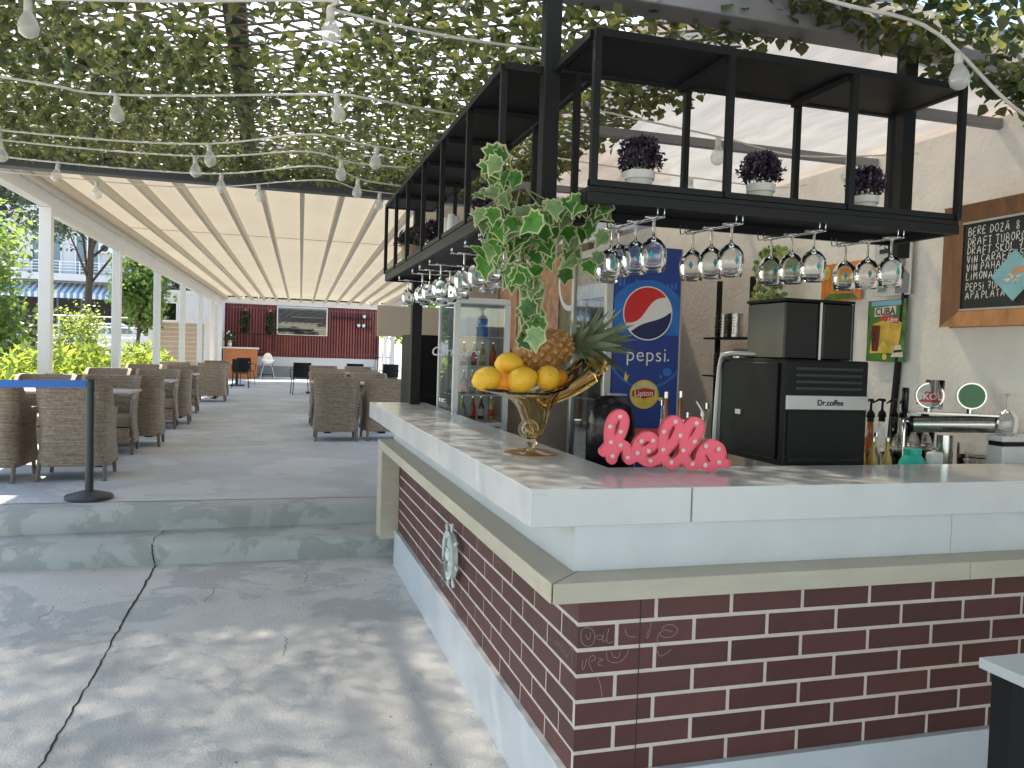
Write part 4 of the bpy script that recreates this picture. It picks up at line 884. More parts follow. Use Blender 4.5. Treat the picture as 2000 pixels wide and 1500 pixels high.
for j in range(1, 13):
    for k in range(9):
        u = (j+.0)/13; th = 2*math.pi*(k+(.0 if j % 2 else .5))/9; a = math.pi*u
        if .06 < u < .94:
            R_ = A*(math.sin(a)**.55)*1.04; p = Vector((R_*math.cos(th), R_*math.sin(th), -C_*math.cos(a))); nrm = Vector((math.cos(th), math.sin(th), -.5*math.cos(a)*1.0)).normalized()
            eb.tube([p-nrm*.002, p+nrm*.0035+Vector((0,0,.003))], [.0085,.0008], 6)
mk('eyes', eb, 'pine_eye', pi_, world=False, kind='stuff')
def blade(L_, w, curl):
    b = B(); n = 7
    for k in range(n+1):
        u = k/n; ww = w*(1-u)**.7*(.75+.6*u*(1-u)*2); z = L_*u; o = curl*u*u
        b.v += [(-ww, o+.25*ww, z), (0, o, z), (ww, o+.25*ww, z)]
    b.f = [(3*k+i, 3*k+i+1, 3*k+3+i+1, 3*k+3+i) for k in range(n) for i in (0,1)]
    me = bpy.data.meshes.new('leaf'); me.from_pydata(b.v, [], b.f); me.materials.append(MAT('pine_leaf')); me.polygons.foreach_set('use_smooth', [True]*len(me.polygons)); return me
BLM = [blade(.25,.027,-.07), blade(.21,.026,-.08), blade(.14,.024,-.07), blade(.28,.025,-.03)]
for k in range(46):
    lv = k/46; o = bpy.data.objects.new('leaf', BLM[3 if lv > .8 else (0 if lv > .5 else (1 if lv > .22 else 2))]); COL.objects.link(o); o.parent = pi_
    o.location = (0,0,C_-.012+.035*lv); th = k*2.4; tilt = .85*(1-lv)+.06; o.rotation_mode = 'QUATERNION'
    o.rotation_quaternion = (Matrix.Rotation(th,3,'Z') @ Matrix.Rotation(tilt,3,'X')).to_quaternion()
# ---- ivy hanging at the corner of the shelves
def ivy_leaf(sz):
    o_ = [(0,-.42),(.20,-.50),(.30,-.30),(.50,-.24),(.42,.0),(.58,.24),(.36,.30),(.22,.46),(0,.86),(-.22,.46),(-.36,.30),(-.58,.24),(-.42,.0),(-.50,-.24),(-.30,-.30),(-.20,-.50)]
    o_ = [(x*.95+.04*math.sin(i*3), y+.03*math.cos(i*5)) for i, (x, y) in enumerate(o_)]; inn = [(x*.83, y*.83+.015) for x, y in o_]; n = len(o_); b = B()
    def zz(x, y): return .26*abs(x)-.22*y*y
    b.v = [(x*sz, y*sz, zz(x,y)*sz) for x, y in o_]+[(x*sz, y*sz, zz(x,y)*sz+.0006) for x, y in inn]+[(0,0,0)]
    b.f = [(i,(i+1)%n,n+(i+1)%n,n+i) for i in range(n)]+[(n+i,n+(i+1)%n,2*n) for i in range(n)]; b.mi = [1]*n+[0]*n; return b
def ivy_meshes(sz, greens):
    out = []
    for g in greens:
        b = ivy_leaf(sz); me = bpy.data.meshes.new('leaf'); me.from_pydata(b.v, [], b.f); me.polygons.foreach_set('material_index', b.mi); me.materials.append(MAT(g)); me.materials.append(MAT('ivy_cream')); out.append(me)
    return out
IV = ivy_meshes(.070, ('ivy_green','ivy_green','ivy_pale')); IVS = ivy_meshes(.050, ('ivy_yellow','ivy_pale','ivy_yellow','ivy_green'))
iv = thing('ivy_plant', 'variegated green and cream ivy trailing from the shelf corner over the bar', 'ivy', (.80,2.62,2.10))
r = random.Random(21)
def put_leaf(p, lst, sc=(.75,1.15), grp=iv, face=None):
    o = inst('leaf', r.choice(lst), p, parent=grp); n = Vector((r.gauss(-.25,.5), r.gauss(-.9,.35), r.gauss(.35,.5))).normalized() if face is None else face
    up = Vector((r.gauss(0,.5), r.gauss(0,.2), -1)).normalized(); x = up.cross(n).normalized(); y = n.cross(x)
    o.rotation_euler = Matrix((x, y, n)).transposed().to_euler(); s = r.uniform(*sc); o.scale = (s,s,s)
for (c, rad, n) in (((.69,2.56,2.105),(.07,.10,.09),18),((.74,2.55,1.99),(.12,.10,.10),34),((.86,2.56,1.955),(.13,.10,.09),32),((.96,2.53,2.02),(.09,.08,.07),16),((1.045,2.50,2.06),(.03,.05,.05),5),((.78,2.56,1.87),(.13,.09,.07),20),((.96,2.56,1.88),(.09,.08,.06),11),((1.02,2.55,1.95),(.04,.05,.04),5),((.81,2.57,1.80),(.075,.06,.05),12),((.655,2.55,1.86),(.035,.05,.03),4)):
    for k in range(max(3,int(n*.72))):
        d = Vector((r.gauss(0,1), r.gauss(0,1), r.gauss(0,1))); d = d/d.length*r.random()**.4; put_leaf((c[0]+d.x*rad[0], c[1]+d.y*rad[1], c[2]+d.z*rad[2]), IV)
for k in range(14): 
    z = 1.775-.0135*k; put_leaf((.822+.018*math.sin(k*2.3), 2.56+r.uniform(-.02,.02), z), IV, (.85,1.15))
for p in ((.74,2.52,1.94),(.70,2.60,1.90)): put_leaf(p, IV)
for k, pts in enumerate([[(.80,2.66,2.11),(.76,2.56,2.0),(.80,2.56,1.85),(.823,2.56,1.70),(.822,2.56,1.59)],[(.82,2.66,2.11),(.95,2.55,2.03),(1.05,2.50,2.07),(1.065,2.50,1.93)],[(.80,2.66,2.11),(.70,2.58,2.05),(.66,2.55,1.93),(.66,2.55,1.85)],[(.82,2.66,2.11),(.90,2.58,1.98),(.98,2.55,1.86)],[(.78,2.66,2.1),(.70,2.56,2.16),(.67,2.55,2.19)]]):
    mk('vine', B().tube(smooth_path(pts,6), .0022, 5), 'stem', iv)
put_leaf((.678,2.54,2.185), IV, (1.2,1.3), face=Vector((-.2,-1,.2)).normalized())
# ---- potted purple plants on the front shelf
def purple_ball(rad, seed):
    rr = np.random.default_rng(seed); n = 1500; d = rr.normal(size=(n,3)); d /= np.linalg.norm(d,axis=1)[:,None]; d[:,2] = np.where(d[:,2] < -.55, -d[:,2], d[:,2])
    p = d*(rr.uniform(.25,1.05,n)**.5)[:,None]*rad*(1+.10*np.sin(d[:,0:1]*9+seed)); return leaf_cloud('foliage', p, (.012,.024), 'purple', seed, -.6, .3)
PB = [purple_ball(np.array([.074,.07,.066]), s) for s in (1,2,3)]
def pot_plant(label, x, y, z, k, s=1):
    t = thing('potted_plant', label, 'potted plant', (x,y,z), rnd.uniform(0,6), 'purple potted plants'); t.scale = (s,s,s)
    p = mk('pot', B().lathe([(.0,0),(.037,0),(.044,.064),(.045,.066),(.050,.068),(.052,.094),(.048,.094),(.046,.080),(.0,.080)], n=30), 'pot_white', t, world=False); p.data.polygons.foreach_set('use_smooth', [True]*len(p.data.polygons)); p.data.set_sharp_from_angle(angle=math.radians(35))
    mk('soil', B().cyl((0,0,.081),(0,0,.085),.044,n=18), 'soil', t, world=False)
    b = B()
    for q in range(8): a = q*.8; b.tube([(0,0,.08),(.02*math.cos(a),.02*math.sin(a),.115),(.05*math.cos(a),.05*math.sin(a),.14)], .0016, 4)
    mk('stems', b, 'stem', t, world=False)
    o = bpy.data.objects.new('foliage', PB[k]); COL.objects.link(o); o.parent = t; o.location = (0,0,.138); o['kind'] = 'stuff'
pot_plant('dark purple ball plant in white pot, left of three on the shelf', 1.190,2.56,2.0855,0)
pot_plant('dark purple ball plant in white pot, middle of three on the shelf', 1.660,2.56,2.0855,1,.98)
pot_plant('dark purple ball plant in white pot, right of three on the shelf', 2.105,2.56,2.0855,2,.93)
pot_plant('dark purple ball plant toward the far end of the long shelf', .94,4.95,2.0855,1,1.25)
pot_plant('reddish purple plant half hidden behind the ivy on the long shelf', .95,3.62,2.0855,0,1.1)
t = thing('basket_plant', 'grey green spiky plant in a tall woven pot on the long shelf', 'potted plant', (.93,5.62,2.0855))
mk('pot', B().lathe([(.0,0),(.062,0),(.070,.09),(.074,.185),(.066,.185),(.06,.15),(.0,.15)], n=24), 'basket', t, world=False, smooth=True)
rr = np.random.default_rng(9); d = rr.normal(size=(150,3)); d[:,2] = np.abs(d[:,2]); d /= np.linalg.norm(d,axis=1)[:,None]
o = link('foliage', leaf_cloud('foliage', d*rr.uniform(.02,.13,(150,1))*np.array([1.2,1.2,.9])+np.array([0,0,.19]), (.05,.10), 'grey_leaf', 9, -.6, .16), None, t); o['kind'] = 'stuff'
for k in range(3):
    tag(mk('rolled_cloth', B().lathe([(.0,0),(.024,0),(.026,.08),(.022,.15),(.018,.185),(.0,.19)], (.90+.045*(k % 2), 4.22+.06*k, 2.0855), 14), 'pot_white', smooth=True), ['white bottle standing on the long shelf, nearest of three','white bottle standing on the long shelf, middle of three','white bottle standing on the long shelf, farthest of three'][k], 'bottle', 'white bottles on the long shelf')

# ---- coffee machine
cm = thing('coffee_machine', 'big black coffee machine with twin bean hoppers on the bar', 'coffee machine', (2.13,3.0,ZT))
mk('body', B().box(1.93,2.318,2.752,3.21,ZT-.01,1.566), 'black_plastic', cm, bevel=.008, seg=2)
mk('back_panel', B().box(1.945,2.306,2.747,2.7535,1.19,1.36), 'black_plastic', cm); mk('foot_rail', B().box(1.95,2.29,2.745,2.7525,1.165,1.178), 'black_gloss', cm)
pl = mk('name_plate', B().box(1.935,2.315,2.743,2.7525,1.370,1.426), 'silver', cm, bevel=.002)
text('brand_lettering', 'Dr.coffee', .032, 'black_plastic', (2.135,2.7422,1.397), (1,0,0), (0,0,1), pl, bold=.0006)
for k, z in enumerate((1.448,1.474,1.500,1.526)): mk('vent_slot', B().box(1.975,2.285,2.7475,2.7525,z,z+.010), 'poster_black', cm)
for x0, x1 in ((1.985,2.145),(2.165,2.312)):
    h = mk('bean_hopper', B().box(x0,x1,2.85,3.12,1.567,1.80), 'black_gloss', cm, bevel=.006); mk('hopper_lid', B().box(x0-.004,x1+.004,2.846,3.124,1.801,1.812), 'black_plastic', h)
    mk('beans', B().box(x0+.012,x1-.012,2.862,3.108,1.57,1.70 if x0 < 2.1 else 1.74), 'soil', h)
    mk('corner_strip', B().box(x1+.001,x1+.012,2.845,2.856,1.567,1.80), 'chrome', h)
fr = B().tube(smooth_path([(1.905,3.22,1.16),(1.912,3.22,1.42),(1.912,3.20,1.555),(1.925,3.16,1.582),(1.99,3.06,1.584),(2.0,3.05,1.584)],5), .011, 10); mk('side_frame', fr, 'silver', cm, smooth=True)
mk('side_plate', B().box(1.918,1.929,2.79,3.20,1.17,1.55), 'black_plastic', cm, bevel=.003); mk('hinge', B().box(1.905,1.9175,3.02,3.06,1.33,1.35), 'steel', cm); mk('front_edge', B().box(1.9175,1.9295,3.201,3.213,1.16,1.56), 'silver', cm)
# ---- smoked blender jug and work surface items behind the sign
wb = thing('work_counter', 'dark work counter behind the bar with bottles', 'counter', (2.3,3.6,0)); mk('top', B().box(1.30,2.9,2.98,4.0,.88,.92), 'steel', wb); mk('cabinet', B().box(1.32,2.88,3.0,3.98,0,.879), 'black_plastic', wb)
bl = thing('blender', 'smoked grey blender with domed cover behind the pink sign', 'blender', (1.36,3.12,.92))
mk('base', B().lathe([(.0,0),(.085,0),(.08,.10),(.06,.14),(0,.14)], n=4).xf(Matrix.Rotation(.78,4,'Z')), 'black_plastic', bl, world=False, bevel=.01)
mk('jug', B().lathe([(.055,.14),(.062,.25),(.072,.34)], n=20, close=False), 'smoke', bl, world=False, smooth=True); mk('lid', B().lathe([(.074,.34),(.07,.36),(.0,.37)], n=20), 'black_plastic', bl, world=False)
mk('sound_cover', B().lathe([(.098,.10),(.10,.36),(.09,.43),(.06,.468),(.0,.478)], n=28), 'smoke', bl, world=False, smooth=True)
mk('slot', B().box(-.03,.05,-.04,.0,.476,.484), 'pane', bl, world=False)
def bottle(name, label, x, y, z, h, r, m, cap='black_plastic', lab=None, grp='bottles behind the bar', pump=False):
    t = thing(name, label, 'bottle', (x,y,z), rnd.uniform(0,6), grp)
    mk('bottle', B().lathe([(.0,0),(r*.95,0),(r,.01*h),(r,.56*h),(r*.85,.64*h),(r*.42,.74*h),(r*.36,.93*h),(r*.4,.94*h)], n=16), m, t, world=False, smooth=True)
    mk('cap', B().cyl((0,0,.935*h),(0,0,h),r*.42,n=12), cap, t, world=False)
    if lab: mk('paper_label', B().lathe([(r*1.012,.16*h),(r*1.012,.46*h)], n=16, close=False), lab, t, world=False, smooth=True)
    if pump:
        mk('pump_collar', B().lathe([(.0,h),(.02,h),(.017,h+.02),(.006,h+.035),(.005,h+.075),(0,h+.075)], n=12), 'black_plastic', t, world=False, smooth=True)
        t.rotation_euler.z = .2+rnd.uniform(-.4,.4); mk('pump_spout', B().tube([(.012,0,h+.078),(-.02,0,h+.082),(-.055,0,h+.066)], [.008,.006,.0035], 8), 'black_plastic', t, world=False, smooth=True)
nm_ = ['first','second','third','fourth','fifth','sixth','seventh','eighth','ninth','tenth']
for k in range(10):
    bottle('liquor_bottle', f'small liquor bottle with metal cap, {nm_[k]} from the left behind the pink sign', 1.80+.033*k, 3.45+.10*(k % 3), .92, .34+.045*((k*7) % 4), .022, ['dark_bottle','amber_liquid','glass','yellow_liquid'][k % 4], 'chrome', ['label_cream','label_red',None][k % 3])
tag(mk('printed_card', B().box(1.47,1.70,3.30,3.304,1.10,1.24), 'label_red'), 'small red and white menu card behind the pink sign', 'card')
# ---- syrup bottles with black pumps, right of the coffee machine
for k, (x, y) in enumerate(((2.70,3.18),(2.79,3.21),(2.85,3.20),(2.92,3.22),(3.05,3.22))):
    bottle('syrup_bottle', f'syrup bottle with black pump, {nm_[k]} from the coffee machine', x, y, .98, .33, .036, ['amber_liquid','glass','glass','dark_bottle','dark_bottle'][k], 'black_plastic', ['label_red','label_red','label_cream','label_cream',None][k], 'syrup bottles with pumps', True)
for k in range(5):
    bottle('oil_bottle', f'small clear bottle of yellow syrup, {nm_[k]} from the left before the syrup pumps', 2.435+.037*k, 2.93+.03*(k % 2), 1.0, .24+.02*(k % 2), .021, 'yellow_liquid' if k != 3 else 'glass', 'chrome', None, 'small syrup bottles')
sf = thing('side_counter', 'white side counter along the plastered wall under the beer taps', 'counter', (2.95,3.0,0)); mk('top', B().box(2.36,3.19,2.86,3.6,.94,.979), 'white_lam', sf); mk('front', B().box(2.38,3.18,2.88,3.58,.004,.939), 'white_lam', sf)
# ---- beer tap column
bt = thing('beer_tap', 'chrome beer tap column with round badges beside the coffee machine', 'beer tap', (2.92,2.96,.98))
mk('column', B().lathe([(.06,0),(.05,.01),(.034,.02),(.034,.27)], (0,0,0), 24), 'chrome', bt, world=False, smooth='auto'); 
mk('cross_tube', B().cyl((2.81,3.03,1.292),(3.03,2.80,1.312),.037,n=24), 'steel', bt, smooth='auto'); mk('end_cap', B().cyl((2.800,3.040,1.291),(2.81,3.03,1.292),.038,n=24), 'black_gloss', bt)
mk('tray', B().bar((2.80,3.10,1.345),(3.04,2.78,1.352),.12,.008), 'steel', bt)
for k, (p, nm, m1) in enumerate((((2.865,3.005,1.425),'red','poster_white'),((2.955,2.865,1.432),'green','green_badge'))):
    d = Vector((-.62,-.78,0)); P0 = Vector(p); h = mk('badge_drum', B().cyl(P0-d*.035,P0+d*.03,.058,n=28), 'chrome', bt, smooth='auto'); mk('badge_face', B().cyl(P0+d*.0305,P0+d*.033,.052,n=28), m1, h)
    if k == 0: mk('badge_band', B().prism([P0+d*.0332+Vector((.78*u,-.62*u,v)) for u, v in ((-.045,-.03),(.045,-.03),(.047,.018),(-.02,.018))], d*.0006), 'label_red', h); text('badge_lettering', 'SKOL', .040, 'white_ink', P0+d*.0342+Vector((0,0,-.006)), (.78,-.62,0), (0,0,1), h, bold=.0008)
    mk('badge_neck', B().cyl(P0-Vector((0,0,.085)),P0-Vector((0,0,.05)),.014,n=12), 'chrome', h)
tp = mk('tap', B().tube(smooth_path([(2.745,3.02,1.31),(2.735,3.01,1.31),(2.72,2.99,1.29),(2.715,2.985,1.22),(2.712,2.98,1.12)],4), .009, 10), 'chrome', bt, smooth=True); mk('tap_body', B().cyl((2.80,3.04,1.30),(2.73,3.01,1.312),.016,n=14), 'chrome', tp); mk('tap_handle', B().lathe([(.006,0),(.011,.03),(.0145,.035),(.0155,.13),(.012,.138),(0,.138)], (2.742,3.015,1.32), 14), 'black_gloss', tp, smooth='auto')
# ---- tumblers, stacked plates, teal funnel and small things on the side counter
TB = bpy.data.meshes.new('tumbler'); q = B().lathe([(.0,.0),(.030,.0),(.036,.10),(.0345,.10),(.0285,.008),(.0,.008)], n=22, close=False); TB.from_pydata(q.v, [], q.f); TB.polygons.foreach_set('use_smooth', [True]*len(TB.polygons)); TB.materials.append(MAT('tumbler'))
for k, (x, y, z) in enumerate(((2.62,3.02,1.03),(2.70,3.05,1.03),(2.78,3.04,1.03),(2.86,3.06,1.03),(3.05,2.96,1.03),(3.12,2.92,1.03),(2.74,3.04,1.19),(2.83,3.05,1.19),(2.91,3.06,1.19),(2.88,2.99,1.365))):
    o = inst('tumbler', TB, (x,y,z), (0,0,0), (1.1,1.1,1.3)); tag(o, f'clear drinking glass standing near the beer tap, {nm_[k]} counted from the coffee machine', 'glass', 'clear tumblers near the beer tap')
gs = thing('glass_stand', 'two tier wire stand holding clear tumblers beside the beer tap', 'stand', (2.85,3.05,.98)); mk('shelf', B().box(2.58,3.17,2.90,3.12,1.022,1.029), 'steel', gs); mk('shelf', B().box(2.68,2.98,2.98,3.12,1.180,1.188), 'steel', gs)
for x in (2.60,3.15): mk('upright', B().cyl((x,3.11,.98),(x,3.11,1.20),.006,n=8), 'chrome', gs)
tl = thing('teal_funnel', 'turquoise plastic funnel cap behind the bar beside the beer tap', 'funnel', (2.69,2.90,.98)); mk('cone', B().lathe([(.075,.09),(.05,.165),(.034,.19)], n=28), 'teal', tl, world=False, smooth='auto'); mk('neck', B().lathe([(.034,.19),(.036,.192),(.036,.215),(.033,.217),(.0,.217)], n=28), 'teal', tl, world=False); mk('jar', B().lathe([(.0,0),(.07,0),(.08,.05),(.077,.09)], n=24), 'glass', tl, world=False, smooth=True)
tag(mk('white_box', B().box(2.755,2.825,2.86,2.90,.98,1.185), 'pot_white', bevel=.012, seg=3), 'small white plastic holder beside the turquoise funnel', 'holder')
for k in range(4): tag(mk('glass_dish', B().lathe([(.03,0),(.055,.012),(.058,.018),(.054,.016),(.0,.006)], (2.985,2.84,1.07+.032*k), 26), 'glass', smooth=True), f'clear glass dish, {["bottom","second","third","top"][k]} of the stack beside the beer column', 'dish', 'stacked glass dishes')
wbx = thing('ice_bin', 'white box with a dark lid gap at the right edge of the bar', 'box', (3.08,2.74,.98)); mk('body', B().box(2.985,3.19,2.715,2.80,.98,1.225), 'white_lam', wbx, bevel=.004); mk('lid', B().box(2.98,3.19,2.712,2.803,1.245,1.27), 'white_lam', wbx, bevel=.004); mk('gap', B().box(2.99,3.185,2.72,2.795,1.2255,1.2445), 'black_plastic', wbx)
t = thing('spare_glass', 'upturned stemmed glass on the white box at the right edge', 'glass', (3.03,2.745,1.449)); o = bpy.data.objects.new('bowl_and_stem', GM); COL.objects.link(o); o.parent = t

# ---- tall blue drinks fridge
pf = thing('drinks_fridge', 'tall blue drinks fridge with round red white and blue emblem behind the bar', 'fridge', (2.23,5.0,.2))
X0, X1, Y0, Y1, Z1 = 2.0,2.478,4.65,5.26,2.243
mk('cabinet', B().box(X0+.05,X1,Y0+.004,Y1,.004,Z1), 'black_plastic', pf); sp = mk('side_panel', B().box(X0+.022,X1,Y0,Y0+.0035,.24,Z1-.004), 'pepsi_blue', pf)
mk('door_frame', B().box(X0-.03,X0+.02,Y0,Y0+.04,.24,Z1).box(X0-.03,X0+.02,Y1-.04,Y1,.24,Z1).box(X0-.03,X0+.02,Y0+.04,Y1-.04,.24,.32).box(X0-.03,X0+.02,Y0+.04,Y1-.04,2.19,Z1), 'alu', pf, bevel=.004)
mk('door_glass', B().box(X0-.015,X0-.010,Y0+.04,Y1-.04,.32,2.19), 'pane', pf); mk('header', B().box(X0-.009,X0+.0,Y0+.05,Y1-.05,1.93,2.19), 'photo_b', pf)
mk('edge_strip', B().box(X1-.006,X1+.004,Y0-.002,Y0+.0045,.24,Z1), 'alu', sp)
def disc(cx, cz, rx, rz, y, m, nm, par, n=64, a0=0, a1=2*math.pi): return mk(nm, B().poly([(cx+rx*math.cos(a0+(a1-a0)*k/n), y, cz+rz*math.sin(a0+(a1-a0)*k/n)) for k in range(n if a1-a0 > 6.2 else n+1)]), m, par)
cx, cz = 2.252,1.832; R_ = .168
clipd = lambda x: min(max(x, X0+.024), X1-.008)
mk('halo', B().poly([(clipd(cx+.30*math.cos(2*math.pi*k/72)), Y0-.0006, 1.70+.34*math.sin(2*math.pi*k/72)) for k in range(72)]), 'pepsi_sky', sp)
mk('halo_lower', B().poly([(clipd(cx+.285*math.cos(2*math.pi*k/72)), Y0-.0009, min(1.70+.325*math.sin(2*math.pi*k/72), 1.70)) for k in range(72)]), 'pepsi_blue', sp)
rs = random.Random(2); sk = B()
for k in range(15):
    x = X0+.04+.029*k; h = .03+.07*rs.random(); sk.add([(x,Y0-.0007,1.70),(x+.02,Y0-.0007,1.70),(x+.018,Y0-.0007,1.70+h),(x+.004,Y0-.0007,1.70+h*.9)],[(0,1,2,3)])
    x2 = X0+.05+.027*k; sk.add([(x2,Y0-.0008,1.99),(x2+.018,Y0-.0008,1.99),(x2+.016,Y0-.0008,1.99+.5*h),(x2+.003,Y0-.0008,1.99+.6*h)],[(0,1,2,3)])
mk('skyline_print', sk, 'pepsi_sky', sp, kind='stuff')
em = disc(cx,cz,R_,R_,Y0-.0014,'white_ink','emblem',sp)
def wave(u, off): return off+.035*math.sin(u*3.0)
r2 = R_*.955; th0 = math.radians(28)
def rot(u, v): return (cx+u*math.cos(th0)-v*math.sin(th0), Y0-.002, cz+u*math.sin(th0)+v*math.cos(th0))
def lens(sign, off, amp):
    us = [(-1+2*k/40) for k in range(41)]; lo = []; arc = []
    for u in us:
        x = u*r2; v = off+amp*math.sin(u*math.pi*.9)
        if x*x+v*v < r2*r2: lo.append((x, v))
    a0 = math.atan2(lo[-1][1], lo[-1][0]); a1 = math.atan2(lo[0][1], lo[0][0])
    if sign > 0:
        if a1 < a0: a1 += 2*math.pi
    else:
        if a1 > a0: a1 -= 2*math.pi
    arc = [(r2*math.cos(a0+(a1-a0)*k/40), r2*math.sin(a0+(a1-a0)*k/40)) for k in range(41)]
    return [rot(*p) for p in lo+arc[1:-1]]
mk('emblem_red', B().poly(lens(1,.022,.03)), 'pepsi_red', em); mk('emblem_blue', B().poly(lens(-1,-.055,-.012)), 'pepsi_dark', em)
text('brand_lettering', 'pepsi', .125, 'white_ink', (cx,Y0-.0024,1.572), (1,0,0), (0,0,1), sp, bold=-.001, space=1.08); disc(cx+.15,1.545,.006,.006,Y0-.0024,'white_ink','brand_dot',sp,10)
lc = disc(2.247,1.328,.098,.090,Y0-.0012,'lipton_yellow','lemon_print',sp); disc(2.247,1.328,.082,.074,Y0-.0016,'label_cream','lemon_inner',lc,40); disc(2.247,1.318,.074,.062,Y0-.0019,'lipton_yellow','lemon_flesh',lc,40)
mk('red_plaque', B().poly([(2.165,Y0-.0024,1.315),(2.245,Y0-.0024,1.300),(2.318,Y0-.0024,1.322),(2.318,Y0-.0024,1.358),(2.245,Y0-.0024,1.368),(2.165,Y0-.0024,1.350)]), 'lipton_red', lc); text('brand_lettering', 'Lipton', .050, 'white_ink', (2.243,Y0-.003,1.333), (1,0,.05), (-.05,0,1), lc, bold=.0005)
mk('splash_print', B().poly([(2.105,Y0-.0012,1.42),(2.125,Y0-.0012,1.405),(2.14,Y0-.0012,1.45),(2.128,Y0-.0012,1.44),(2.115,Y0-.0012,1.47)]), 'lipton_yellow', sp); disc(2.40,1.47,.03,.025,Y0-.0012,'pepsi_sky','bubble_print',sp,20); disc(2.355,1.44,.012,.011,Y0-.0012,'pepsi_sky','bubble_print',sp,14); disc(2.36,1.30,.02,.012,Y0-.0013,'lipton_yellow','splash_print',sp,12)
for k in range(4): 
    sh = mk('inner_shelf', B().box(X0+.0,X0+.3,Y0+.05,Y1-.05,.55+.36*k,.558+.36*k), 'alu', pf)
# ---- white glass door fridge with green brewer lettering
cf = thing('beer_fridge', 'white beer fridge with glass door and sides behind the bar', 'fridge', (1.38,5.7,.2))
X0, X1, Y0, Y1, Z1 = 1.195,1.585,5.40,5.95,1.925
mk('base', B().box(X0,X1,Y0,Y1,.004,1.075), 'fridge_white', cf, bevel=.006); mk('top', B().box(X0,X1,Y0,Y1,1.885,Z1), 'fridge_white', cf, bevel=.005)
for x, y in ((X0+.018,Y0+.018),(X1-.018,Y0+.018),(X0+.018,Y1-.018),(X1-.018,Y1-.018)): mk('corner_post', B().box(x-.018,x+.018,y-.018,y+.018,1.0755,1.8845), 'fridge_white', cf)
for bx in ((X0+.036,X1-.036,Y0+.006,Y0+.009),(X0+.036,X1-.036,Y1-.009,Y1-.006),(X0+.006,X0+.009,Y0+.036,Y1-.036),(X1-.009,X1-.006,Y0+.036,Y1-.036)): mk('glass_side', B().box(*bx,1.08,1.88), 'pane', cf)
for k, z in enumerate((1.26,1.46,1.66)): mk('inner_shelf', B().box(X0+.02,X1-.02,Y0+.02,Y1-.02,z,z+.006), 'fridge_in', cf)
for k in range(5): mk('vent_slot', B().box(X0+.17,X1-.05,Y0-.0015,Y0+.001,.99+.014*k,.996+.014*k), 'black_plastic', cf)
mk('bright_backing', B().box(X0+.02,X1-.02,Y1-.03,Y1-.02,1.08,1.88), 'fridge_white', cf)  # white panel added to brighten the fridge, in place of reflections on its glass
text('brand_lettering', 'Carlsberg', .085, 'white_ink', (1.205,Y0+.004,1.555), (1,0,0), (0,0,1), cf, shear=.25, bold=.001)
for k in range(15):
    x = X0+.06+.068*(k % 5); z = (1.0815,1.267,1.467)[k//5]; bottle('beer_bottle', f'beer bottle in the white fridge, {nm_[k % 5]} from left on the {["bottom","middle","upper"][k//5]} shelf', x, 5.62+.03*(k % 2), z, .165, .022, ['dark_bottle','amber_liquid','yellow_liquid'][(k*5) % 3], 'chrome', ['label_red','label_cream'][k % 2], 'bottles in the beer fridge')
tag(mk('blue_carton', B().box(X0+.14,X0+.30,5.66,5.80,1.667,1.80), 'pepsi_sky'), 'blue carton on the top shelf of the white beer fridge', 'carton')
# ---- back panels with food pictures, black cabinet
bp_ = thing('picture_panel', 'brown wall panel with large food pictures between the two fridges', 'wall panel', (2.12,6.4,0)); mk('board', B().box(2.10,2.14,5.30,7.6,.004,2.34), 'brown_panel', bp_)
for (y0,y1,z0,z1,m) in ((5.86,6.30,1.75,2.30,'photo_a'),(5.32,5.8,1.62,1.95,'photo_c'),(6.4,6.9,1.5,2.25,'photo_b'),(6.95,7.5,1.6,2.3,'photo_a')): mk('picture', B().box(2.094,2.0995,y0,y1,z0,z1), m, bp_)
dp = mk('plate_picture', B().poly([(2.0935,5.62+.25*math.cos(a),2.10+.22*math.sin(a)) for a in [2*math.pi*k/40 for k in range(40)]]), 'white_ink', bp_); mk('food_picture', B().poly([(2.0925,5.62+.21*math.cos(a),2.10+.18*math.sin(a)) for a in [2*math.pi*k/40 for k in range(40)]]), 'photo_a', dp)
mk('wheat_picture', B().prism([(2.0915,6.0+.06*q,1.85+.14*q) for q in (0,1,2,2.4,1.4,.4)], (-.0005,0,0)), 'photo_b', bp_)
bc = thing('black_cabinet', 'tall plain black cabinet left of the white beer fridge', 'cabinet', (1.40,7.4,.3)); mk('body', B().box(1.20,1.75,7.2,7.7,.3,1.70), 'black_plastic', bc, bevel=.006); mk('door_handle', B().box(1.27,1.29,7.17,7.2,1.2,1.45), 'alu', bc)
tag(mk('beige_panel', B().box(1.08,3.2,8.6,8.64,1.70,2.02), 'beige'), 'beige board hanging behind the far end of the bar', 'board')
tag(mk('beige_wall', B().box(1.76,3.2,7.72,7.76,.3,2.66), 'beige'), 'beige partition behind the food picture panel', 'partition')
